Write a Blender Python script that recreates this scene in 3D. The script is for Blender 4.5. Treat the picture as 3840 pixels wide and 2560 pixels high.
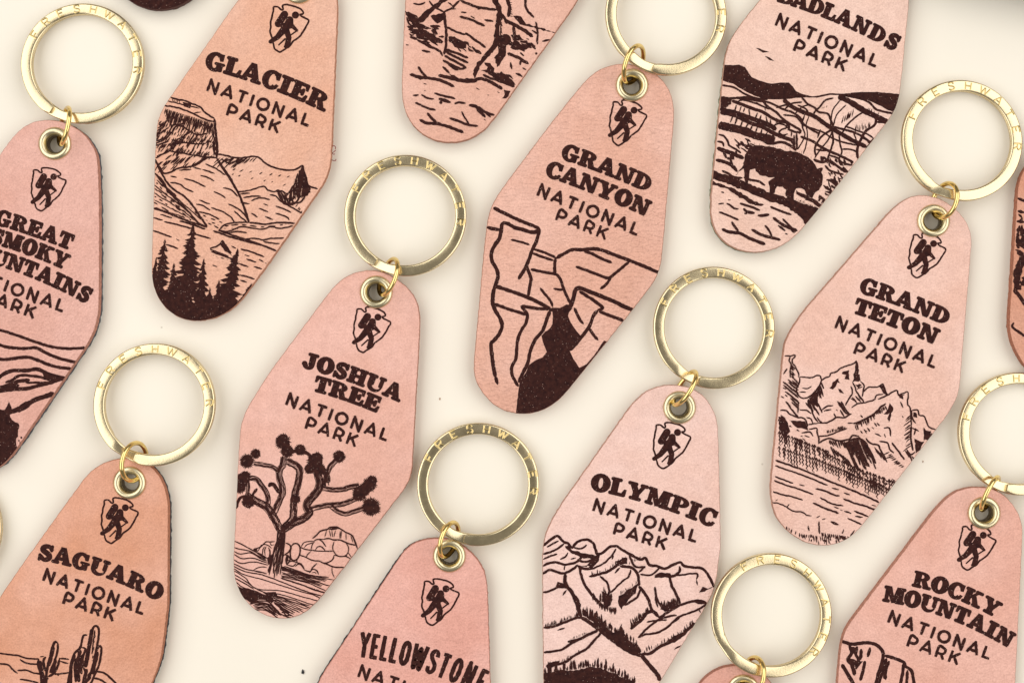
import bpy, math, random
from mathutils import Vector, Matrix
from mathutils.geometry import tessellate_polygon
from mathutils import noise as mnoise

for o in list(bpy.data.objects):
    bpy.data.objects.remove(o, do_unlink=True)
scene = bpy.context.scene
COL = scene.collection
rnd = random.Random(7)

# ---------------------------------------------------------------- camera, light, exposure
S = 0.0656e-3          # metres on the table per photo pixel (photo is 3840 x 2560)
CAM_H = 0.42           # camera height above the table, metres
cam_d = bpy.data.cameras.new("camera")
cam = bpy.data.objects.new("camera", cam_d)
COL.objects.link(cam)
cam.location = (0, 0, CAM_H)
cam.rotation_euler = (0, 0, 0)
cam_d.sensor_width = 36.0
cam_d.lens = 36.0 * CAM_H / (3840 * S)
cam_d.clip_start = 0.01
cam_d.clip_end = 20.0
scene.camera = cam

world = bpy.data.worlds.new("World")
scene.world = world
world.use_nodes = True
bg = world.node_tree.nodes["Background"]
bg.inputs[0].default_value = (1.0, 0.94, 0.87, 1)
bg.inputs[1].default_value = 0.20

def area_lamp(name, loc, target, sx, sy, power, col):
    d = bpy.data.lights.new(name, 'AREA')
    d.shape = 'RECTANGLE'; d.size = sx; d.size_y = sy
    d.energy = power; d.color = col
    o = bpy.data.objects.new(name, d); COL.objects.link(o)
    o.location = loc
    o.rotation_euler = (Vector(target) - Vector(loc)).to_track_quat('-Z', 'Y').to_euler()
    return o
area_lamp("softbox_left", (-1.00, 0.15, 0.98), (-0.50, 0.05, 0), 2.6, 1.45, 22.9, (1.0, 0.985, 0.965))
area_lamp("softbox_right", (1.10, 0.15, 0.98), (0.58, 0.05, 0), 2.6, 1.45, 22.3, (1.0, 0.975, 0.945))

scene.view_settings.view_transform = 'Standard'
scene.view_settings.look = 'None'
scene.view_settings.exposure = 0.0
scene.view_settings.gamma = 1.0
scene.view_settings.use_curve_mapping = False
scene.render.engine = 'CYCLES'
scene.cycles.max_bounces = 6

# ---------------------------------------------------------------- helpers
def W(px, py, z=0.0):
    """photo pixel seen at height z -> point in the scene (metres)"""
    k = S * (CAM_H - z) / CAM_H
    return ((px - 1920) * k, (1280 - py) * k, z)

def new_mesh(name, verts, faces, mat, parent=None, smooth=False, origin=None):
    me = bpy.data.meshes.new(name)
    if origin is not None:
        ox, oy, oz = origin
        verts = [(x - ox, y - oy, z - oz) for x, y, z in verts]
    me.from_pydata(verts, [], faces)
    me.update()
    if smooth:
        me.polygons.foreach_set("use_smooth", [True] * len(me.polygons))
    if mat: me.materials.append(mat)
    o = bpy.data.objects.new(name, me); COL.objects.link(o)
    if parent: o.parent = parent
    return o

# ---------------------------------------------------------------- materials
def nodes_of(m):
    m.use_nodes = True
    nt = m.node_tree
    return nt, nt.nodes["Principled BSDF"]

def ramp(nt, pts):
    r = nt.nodes.new("ShaderNodeValToRGB")
    el = r.color_ramp.elements
    while len(el) < len(pts): el.new(0.5)
    for e, (p, c) in zip(el, pts):
        e.position = p; e.color = c if len(c) == 4 else (*c, 1)
    return r

def tex(nt, kind, coord, **inp):
    t = nt.nodes.new(kind)
    nt.links.new(coord, t.inputs["Vector"])
    for k, v in inp.items(): t.inputs[k].default_value = v
    return t

def mixc(nt, fac, a, b, mode='MIX'):
    m = nt.nodes.new("ShaderNodeMix"); m.data_type = 'RGBA'; m.blend_type = mode
    for sock, v in ((m.inputs[0], fac), (m.inputs[6], a), (m.inputs[7], b)):
        if isinstance(v, (int, float)): sock.default_value = v
        elif isinstance(v, tuple): sock.default_value = v if len(v) == 4 else (*v, 1)
        else: nt.links.new(v, sock)
    return m.outputs[2]

def coord_of(nt, off=(0, 0, 0)):
    tc = nt.nodes.new("ShaderNodeTexCoord")
    mp = nt.nodes.new("ShaderNodeMapping")
    mp.inputs["Location"].default_value = off
    nt.links.new(tc.outputs["Object"], mp.inputs["Vector"])
    return mp.outputs[0]

def leather_mat(name, col, tan, grain=1.0, crease=0.0, seed=0):
    """veg-tanned leather: fine pebble grain, soft blotches of deeper tan"""
    m = bpy.data.materials.new(name); nt, b = nodes_of(m)
    c = coord_of(nt, (seed * 1.37, seed * 0.73, seed * 0.11))
    big = tex(nt, "ShaderNodeTexNoise", c, Scale=55.0, Detail=2.0, Roughness=0.55)
    r1 = ramp(nt, [(0.36, (0, 0, 0)), (0.64, (1, 1, 1))]); nt.links.new(big.outputs["Fac"], r1.inputs[0])
    base = mixc(nt, r1.outputs[0], col, tan)
    mid = tex(nt, "ShaderNodeTexNoise", c, Scale=420.0, Detail=2.0, Roughness=0.7)
    r2 = ramp(nt, [(0.3, (0.93, 0.915, 0.91)), (0.72, (1.04, 1.04, 1.04))]); nt.links.new(mid.outputs["Fac"], r2.inputs[0])
    base = mixc(nt, 1.0, base, r2.outputs[0], 'MULTIPLY')
    fine = tex(nt, "ShaderNodeTexNoise", c, Scale=2600.0, Detail=2.0, Roughness=0.6)
    r3 = ramp(nt, [(0.30, (0.88, 0.85, 0.84)), (0.62, (1.05, 1.05, 1.05))]); nt.links.new(fine.outputs["Fac"], r3.inputs[0])
    base = mixc(nt, 1.0, base, r3.outputs[0], 'MULTIPLY')
    # pores
    vo = tex(nt, "ShaderNodeTexVoronoi", c, Scale=900.0)
    rp = ramp(nt, [(0.02, (1, 1, 1)), (0.10, (0, 0, 0))]); nt.links.new(vo.outputs["Distance"], rp.inputs[0])
    base = mixc(nt, rp.outputs[0], base, tuple(x * 0.62 for x in tan))
    nt.links.new(base, b.inputs["Base Color"])
    b.inputs["Roughness"].default_value = 0.62
    b.inputs["Specular IOR Level"].default_value = 0.30
    b.inputs["Sheen Weight"].default_value = 0.05
    # relief
    v2 = tex(nt, "ShaderNodeTexVoronoi", c, Scale=1500.0)
    bump1 = nt.nodes.new("ShaderNodeBump"); bump1.inputs["Strength"].default_value = 0.8 * grain
    bump1.inputs["Distance"].default_value = 0.00025
    nt.links.new(v2.outputs["Distance"], bump1.inputs["Height"])
    n3 = tex(nt, "ShaderNodeTexNoise", c, Scale=300.0, Detail=3.0, Roughness=0.65)
    bump2 = nt.nodes.new("ShaderNodeBump"); bump2.inputs["Strength"].default_value = 0.16 * grain
    bump2.inputs["Distance"].default_value = 0.0008
    nt.links.new(n3.outputs["Fac"], bump2.inputs["Height"]); nt.links.new(bump1.outputs[0], bump2.inputs["Normal"])
    last = bump2
    if crease > 0:
        mp = nt.nodes.new("ShaderNodeMapping"); nt.links.new(c, mp.inputs[0])
        mp.inputs["Rotation"].default_value = (0, 0, math.radians(8)); mp.inputs["Scale"].default_value = (0.35, 1.0, 1.0)
        v3 = nt.nodes.new("ShaderNodeTexVoronoi"); v3.feature = 'DISTANCE_TO_EDGE'
        nt.links.new(mp.outputs[0], v3.inputs["Vector"]); v3.inputs["Scale"].default_value = 950.0
        rc = ramp(nt, [(0.0, (0, 0, 0)), (0.12, (1, 1, 1))]); nt.links.new(v3.outputs["Distance"], rc.inputs[0])
        bump3 = nt.nodes.new("ShaderNodeBump"); bump3.inputs["Strength"].default_value = 0.45 * crease
        bump3.inputs["Distance"].default_value = 0.0002
        nt.links.new(rc.outputs[0], bump3.inputs["Height"]); nt.links.new(last.outputs[0], bump3.inputs["Normal"])
        last = bump3
    nt.links.new(last.outputs[0], b.inputs["Normal"])
    return m

def edge_mat(name, col):
    """raw cut edge of the leather: fibrous, darker"""
    m = bpy.data.materials.new(name); nt, b = nodes_of(m)
    c = coord_of(nt)
    n = tex(nt, "ShaderNodeTexNoise", c, Scale=1500.0, Detail=4.0, Roughness=0.7)
    r = ramp(nt, [(0.3, tuple(x * 0.55 for x in col)), (0.7, tuple(min(1, x * 1.15) for x in col))])
    nt.links.new(n.outputs["Fac"], r.inputs[0]); nt.links.new(r.outputs[0], b.inputs["Base Color"])
    b.inputs["Roughness"].default_value = 0.9
    bm = nt.nodes.new("ShaderNodeBump"); bm.inputs["Strength"].default_value = 0.7; bm.inputs["Distance"].default_value = 0.0004
    nt.links.new(n.outputs["Fac"], bm.inputs["Height"]); nt.links.new(bm.outputs[0], b.inputs["Normal"])
    return m

def burn_mat():
    """laser-burnt print: very dark brown char with pale ash specks"""
    m = bpy.data.materials.new("laser_burn"); nt, b = nodes_of(m)
    c = coord_of(nt)
    n = tex(nt, "ShaderNodeTexNoise", c, Scale=900.0, Detail=4.0, Roughness=0.7)
    r = ramp(nt, [(0.32, (0.022, 0.0075, 0.0075)), (0.75, (0.062, 0.020, 0.015))])
    nt.links.new(n.outputs["Fac"], r.inputs[0])
    v = tex(nt, "ShaderNodeTexVoronoi", c, Scale=1900.0)
    rs = ramp(nt, [(0.10, (1, 1, 1)), (0.17, (0, 0, 0))]); nt.links.new(v.outputs["Distance"], rs.inputs[0])
    gate = tex(nt, "ShaderNodeTexNoise", c, Scale=1100.0, Detail=1.0)
    rg = ramp(nt, [(0.46, (0, 0, 0)), (0.56, (1, 1, 1))]); nt.links.new(gate.outputs["Fac"], rg.inputs[0])
    f = mixc(nt, 1.0, rs.outputs[0], rg.outputs[0], 'MULTIPLY')
    base = mixc(nt, f, r.outputs[0], (0.50, 0.33, 0.27))
    nt.links.new(base, b.inputs["Base Color"])
    b.inputs["Roughness"].default_value = 0.8
    b.inputs["Specular IOR Level"].default_value = 0.08
    bm = nt.nodes.new("ShaderNodeBump"); bm.inputs["Strength"].default_value = 0.5; bm.inputs["Distance"].default_value = 0.0003
    nt.links.new(n.outputs["Fac"], bm.inputs["Height"]); nt.links.new(bm.outputs[0], b.inputs["Normal"])
    return m

def metal_mat(name, col, rough, grain=0.15, scale=2500.0):
    m = bpy.data.materials.new(name); nt, b = nodes_of(m)
    c = coord_of(nt)
    b.inputs["Metallic"].default_value = 1.0
    n = tex(nt, "ShaderNodeTexNoise", c, Scale=scale, Detail=3.0)
    n2 = tex(nt, "ShaderNodeTexNoise", c, Scale=220.0, Detail=4.0, Roughness=0.6)
    rc = ramp(nt, [(0.3, tuple(x * 0.90 for x in col)), (0.7, col)]); nt.links.new(n2.outputs["Fac"], rc.inputs[0])
    nt.links.new(rc.outputs[0], b.inputs["Base Color"])
    rr = ramp(nt, [(0.25, (rough * 0.75,) * 3), (0.8, (min(1, rough * 1.35),) * 3)]); nt.links.new(n2.outputs["Fac"], rr.inputs[0])
    nt.links.new(rr.outputs[0], b.inputs["Roughness"])
    bm = nt.nodes.new("ShaderNodeBump"); bm.inputs["Strength"].default_value = grain; bm.inputs["Distance"].default_value = 0.0001
    nt.links.new(n.outputs["Fac"], bm.inputs["Height"]); nt.links.new(bm.outputs[0], b.inputs["Normal"])
    return m

def plain_mat(name, col, rough=0.9):
    m = bpy.data.materials.new(name); nt, b = nodes_of(m)
    c = coord_of(nt)
    n = tex(nt, "ShaderNodeTexNoise", c, Scale=1200.0, Detail=3.0)
    r = ramp(nt, [(0.3, tuple(x * 0.6 for x in col)), (0.7, tuple(min(1, x * 1.2) for x in col))])
    nt.links.new(n.outputs["Fac"], r.inputs[0]); nt.links.new(r.outputs[0], b.inputs["Base Color"])
    b.inputs["Roughness"].default_value = rough
    return m

def backdrop_mat():
    m = bpy.data.materials.new("cream_card"); nt, b = nodes_of(m)
    c = coord_of(nt)
    n = tex(nt, "ShaderNodeTexNoise", c, Scale=26.0, Detail=3.0)
    r = ramp(nt, [(0.3, (0.862, 0.805, 0.695)), (0.7, (0.884, 0.830, 0.722))])
    nt.links.new(n.outputs["Fac"], r.inputs[0])
    v = tex(nt, "ShaderNodeTexVoronoi", c, Scale=70.0)
    rs = ramp(nt, [(0.012, (1, 1, 1)), (0.022, (0, 0, 0))]); nt.links.new(v.outputs["Distance"], rs.inputs[0])
    g = tex(nt, "ShaderNodeTexNoise", c, Scale=90.0)
    rg = ramp(nt, [(0.50, (0, 0, 0)), (0.6, (0.5, 0.5, 0.5))]); nt.links.new(g.outputs["Fac"], rg.inputs[0])
    f = mixc(nt, 1.0, rs.outputs[0], rg.outputs[0], 'MULTIPLY')
    nt.links.new(mixc(nt, f, r.outputs[0], (0.30, 0.22, 0.15)), b.inputs["Base Color"])
    b.inputs["Roughness"].default_value = 0.75
    b.inputs["Specular IOR Level"].default_value = 0.2
    n2 = tex(nt, "ShaderNodeTexNoise", c, Scale=900.0, Detail=4.0)
    bm = nt.nodes.new("ShaderNodeBump"); bm.inputs["Strength"].default_value = 0.05; bm.inputs["Distance"].default_value = 0.0003
    nt.links.new(n2.outputs["Fac"], bm.inputs["Height"]); nt.links.new(bm.outputs[0], b.inputs["Normal"])
    return m

M_BURN = burn_mat()
M_RING = metal_mat("satin_brass", (0.81, 0.68, 0.43), 0.21, 0.10)
M_JUMP = metal_mat("polished_brass", (0.86, 0.66, 0.27), 0.14, 0.03)
M_EYE = metal_mat("pale_brass", (0.78, 0.68, 0.44), 0.30, 0.08)
M_CARD = backdrop_mat()

# ---------------------------------------------------------------- the surface
tab = new_mesh("tabletop", [(-0.6, -0.6, 0), (0.6, -0.6, 0), (0.6, 0.6, 0), (-0.6, 0.6, 0)], [(0, 1, 2, 3)], M_CARD)
tab["kind"] = "structure"; tab["label"] = "smooth cream card surface under the key fobs"
# ---------------------------------------------------------------- drawing tools (flat print on the leather)
ZT = 0.0034            # top of the leather
Z_PRINT = ZT + 0.00003

def frame(theta):
    t = math.radians(theta)
    return (math.cos(t), math.sin(t)), (-math.sin(t), math.cos(t))

def tag_outline(E, theta, inset=0.0, jit=0.0, seed=0, step=10.0, sc=1.0):
    """convex motel-key-tag outline in photo pixels round the eyelet E"""
    circ = [((0, 76), 168), ((150, 622), 190), ((-150, 622), 190), ((0, 1112), 196)]
    pts = []
    n = 260
    for i in range(n):
        a = 2 * math.pi * i / n
        d = (math.cos(a), math.sin(a))
        best = max(circ, key=lambda c: c[0][0] * d[0] + c[0][1] * d[1] + c[1])
        r = best[1] - inset
        pts.append((best[0][0] + r * d[0], best[0][1] + r * d[1]))
    out = []
    for i, p in enumerate(pts):
        q = pts[(i + 1) % n]
        out.append(p)
        L = math.hypot(q[0] - p[0], q[1] - p[1])
        k = int(L // step)
        for j in range(1, k):
            out.append((p[0] + (q[0] - p[0]) * j / k, p[1] + (q[1] - p[1]) * j / k))
    u, v = frame(theta)
    res = []
    for (a, b) in out:
        a *= sc; b *= sc
        if jit:
            nx = mnoise.noise(Vector((a * 0.06, b * 0.06, seed * 3.1))) + 0.6 * mnoise.noise(Vector((a * 0.25, b * 0.25, seed * 7.7)))
            rr = math.hypot(a, b - 560) or 1
            a += a / rr * nx * jit; b += (b - 560) / rr * nx * jit
        res.append((E[0] + a * u[0] + b * v[0], E[1] + a * u[1] + b * v[1]))
    return res

def hull(pts):
    pts = sorted(set(pts))
    def half(P):
        h = []
        for p in P:
            while len(h) > 1 and (h[-1][0] - h[-2][0]) * (p[1] - h[-2][1]) - (h[-1][1] - h[-2][1]) * (p[0] - h[-2][0]) <= 0: h.pop()
            h.append(p)
        return h[:-1]
    return half(pts) + half(pts[::-1])

def fitted_outline(E, theta, inset=0.0, jit=0.0, seed=0, sc=1.0, marks=None):
    """the stock outline pulled to the measured edge points of this particular tag"""
    base = tag_outline(E, theta, 0.0, 0.0, seed, sc=sc)
    v = frame(theta)[1]; C = (E[0] + v[0] * 600, E[1] + v[1] * 600)
    pol = lambda p: (math.atan2(p[1] - C[1], p[0] - C[0]), math.hypot(p[0] - C[0], p[1] - C[1]))
    B = sorted(pol(p) for p in base)
    def at(tab, a):
        n = len(tab)
        for i in range(n):
            a0, r0 = tab[i - 1]; a1, r1 = tab[i]
            if i == 0: a0 -= 2 * math.pi
            if a0 <= a <= a1: return r0 + (r1 - r0) * ((a - a0) / ((a1 - a0) or 1)), a - a0, a1 - a
        a0, r0 = tab[-1]; a1, r1 = tab[0][0] + 2 * math.pi, tab[0][1]
        return r0 + (r1 - r0) * ((a - a0) / ((a1 - a0) or 1)), a - a0, a1 - a
    F = None
    if marks:
        F = []
        for p in marks:
            a, r = pol(p); F.append((a, r / at(B, a)[0]))
        F.sort()
    out = []
    for p in base:
        a, r = pol(p)
        if F:
            k, d0, d1 = at(F, a)
            gap = d0 + d1
            if gap > 0.5:                      # no measurement here (out of frame): ease back to the stock shape
                w = max(0.0, 1 - min(d0, d1) / 0.35); k = 1 + (k - 1) * w
            r *= k
        out.append((C[0] + r * math.cos(a), C[1] + r * math.sin(a)))
    H = hull(out)                               # these tags have no hollows
    per = [math.hypot(H[i][0] - H[i - 1][0], H[i][1] - H[i - 1][1]) for i in range(len(H))]
    tot = sum(per); n = int(tot / 9.0); sm0 = []; acc = 0.0; t = 0
    for i in range(len(H)):
        a, b = H[i - 1], H[i]
        while t < n and t * tot / n <= acc + per[i]:
            k = (t * tot / n - acc) / (per[i] or 1); sm0.append((a[0] + (b[0] - a[0]) * k, a[1] + (b[1] - a[1]) * k)); t += 1
        acc += per[i]
    n = len(sm0); sm = []
    for i in range(n):                          # soften the joints between measurements
        q = [sm0[(i + j) % n] for j in range(-4, 5)]
        sm.append((sum(x for x, _ in q) / 9, sum(y for _, y in q) / 9))
    res = []
    for i in range(n):
        a = sm[i - 2]; b = sm[(i + 2) % n]; dx, dy = b[0] - a[0], b[1] - a[1]; l = math.hypot(dx, dy) or 1
        nx, ny = dy / l, -dx / l
        if nx * (sm[i][0] - C[0]) + ny * (sm[i][1] - C[1]) < 0: nx, ny = -nx, -ny
        x, y = sm[i]
        j = 0.0
        if jit: j = jit * (mnoise.noise(Vector((x * 0.06, y * 0.06, seed * 3.1))) + 0.30 * mnoise.noise(Vector((x * 0.21, y * 0.21, seed * 7.7))))
        res.append((x + nx * (j - inset), y + ny * (j - inset)))
    return res

def area2(p):
    return sum(p[i - 1][0] * p[i][1] - p[i][0] * p[i - 1][1] for i in range(len(p)))

def clip_convex(poly, clip):
    """Sutherland-Hodgman; clip is convex and positively wound"""
    out = poly
    n = len(clip)
    for i in range(n):
        ax, ay = clip[i]; bx, by = clip[(i + 1) % n]
        inp, out = out, []
        if not inp: break
        s = inp[-1]
        ss = (bx - ax) * (s[1] - ay) - (by - ay) * (s[0] - ax)
        for e in inp:
            se = (bx - ax) * (e[1] - ay) - (by - ay) * (e[0] - ax)
            if (se >= 0) != (ss >= 0):
                t = ss / (ss - se)
                out.append((s[0] + (e[0] - s[0]) * t, s[1] + (e[1] - s[1]) * t))
            if se >= 0: out.append(e)
            s, ss = e, se
    return out

def catmull(pts, step=5.0):
    if len(pts) < 3:
        (x0, y0), (x1, y1) = pts[0], pts[-1]
        n = max(1, int(math.hypot(x1 - x0, y1 - y0) / step))
        return [(x0 + (x1 - x0) * i / n, y0 + (y1 - y0) * i / n) for i in range(n + 1)]
    P = [pts[0]] + list(pts) + [pts[-1]]
    out = []
    for i in range(1, len(P) - 2):
        p0, p1, p2, p3 = P[i - 1], P[i], P[i + 1], P[i + 2]
        n = max(2, int(math.hypot(p2[0] - p1[0], p2[1] - p1[1]) / step))
        for j in range(n):
            t = j / n; t2 = t * t; t3 = t2 * t
            out.append(tuple(0.5 * (2 * p1[k] + (p2[k] - p0[k]) * t + (2 * p0[k] - 5 * p1[k] + 4 * p2[k] - p3[k]) * t2
                                    + (3 * p1[k] - p0[k] - 3 * p2[k] + p3[k]) * t3) for k in (0, 1)))
    out.append(pts[-1])
    return out

class Ink:
    """collects flat burnt shapes, in photo pixels, for ONE print on ONE tag"""
    def __init__(self, clip, seed=1):
        self.clip = clip
        if area2(clip) < 0: self.clip = clip[::-1]
        cx = [p[0] for p in clip]; cy = [p[1] for p in clip]
        self.v = []; self.f = []; self.n = 0
        self.r = random.Random(seed)
        self.ctr = (sum(cx) / len(cx), sum(cy) / len(cy))
    def _inside(self, p):
        c = self.clip; n = len(c)
        for i in range(0, n, 3):
            ax, ay = c[i]; bx, by = c[(i + 3) % n]
            if (bx - ax) * (p[1] - ay) - (by - ay) * (p[0] - ax) < 6: return False
        return True
    def conv(self, poly):
        if not all(self._inside(p) for p in poly):
            poly = clip_convex(poly, self.clip)
            if len(poly) < 3: return
        if area2(poly) > 0: poly = poly[::-1]      # image y is down: keep normals up
        z = (self.n % 160) * 5e-7 + (len(self.f) % 7) * 6e-8
        b = len(self.v)
        self.v += [(x, y, z) for x, y in poly]
        self.f.append(tuple(range(b, b + len(poly))))
    def nxt(self): self.n += 1
    def poly(self, pts, rough=0.0):
        self.nxt()
        if rough:
            q = []
            for i, p in enumerate(pts):
                a = pts[(i + 1) % len(pts)]
                L = math.hypot(a[0] - p[0], a[1] - p[1]); k = max(1, int(L / 9))
                for j in range(k):
                    q.append((p[0] + (a[0] - p[0]) * j / k + self.r.uniform(-rough, rough), p[1] + (a[1] - p[1]) * j / k + self.r.uniform(-rough, rough)))
            pts = q
        for t in tessellate_polygon([[Vector((x, y, 0)) for x, y in pts]]):
            self.conv([pts[i] for i in t])
    def stroke(self, pts, w, taper=0.35, wob=0.9, smooth=True):
        self.nxt()
        p = catmull(pts, 5.0) if smooth else catmull(pts[:2], 5.0) if len(pts) == 2 else pts
        if len(p) < 2: return
        r = self.r
        ph = r.uniform(0, 100)
        q = [(x + wob * mnoise.noise(Vector((x * .09, y * .09, ph))), y + wob * mnoise.noise(Vector((x * .09, y * .09, ph + 9)))) for x, y in p]
        n = len(q); L = []; R = []
        for i in range(n):
            a = q[max(0, i - 1)]; b = q[min(n - 1, i + 1)]
            dx, dy = b[0] - a[0], b[1] - a[1]; l = math.hypot(dx, dy) or 1
            e = min(i, n - 1 - i)
            k = 1.0 if e >= 2 else (taper + (1 - taper) * e / 2.0)
            hw = 0.5 * w * k * (1 + 0.22 * mnoise.noise(Vector((q[i][0] * .13, q[i][1] * .13, ph + 4))))
            L.append((q[i][0] - dy / l * hw, q[i][1] + dx / l * hw)); R.append((q[i][0] + dy / l * hw, q[i][1] - dx / l * hw))
        for i in range(n - 1):
            self.conv([L[i], L[i + 1], R[i + 1], R[i]])
    def disc(self, c, r, spiky=0.0, n=14):
        self.nxt()
        if spiky:
            pts = []
            m = int(max(26, r * 2.0))
            for i in range(m):
                a = 2 * math.pi * i / m
                k = r * (1 + (self.r.uniform(0.0, 2.4) * spiky if i % 2 else -spiky * self.r.uniform(.2, 1.6)) + .10 * mnoise.noise(Vector((3 * math.cos(a), 3 * math.sin(a), c[0]))))
                pts.append((c[0] + k * math.cos(a), c[1] + k * math.sin(a)))
            for i in range(m):
                self.conv([c, pts[i], pts[(i + 1) % m]])
        else:
            self.conv([(c[0] + r * math.cos(2 * math.pi * i / n), c[1] + r * math.sin(2 * math.pi * i / n)) for i in range(n)])
    def build(self, name, parent, origin):
        vs = [W(x, y, Z_PRINT + z) for x, y, z in self.v]
        return new_mesh(name, vs, self.f, M_BURN, parent, origin=origin)

def pp(s, o):
    ox, oy, k = o
    return [(ox + float(a) / k, oy + float(b) / k) for a, b in (t.split(',') for t in s.split())]

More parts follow.
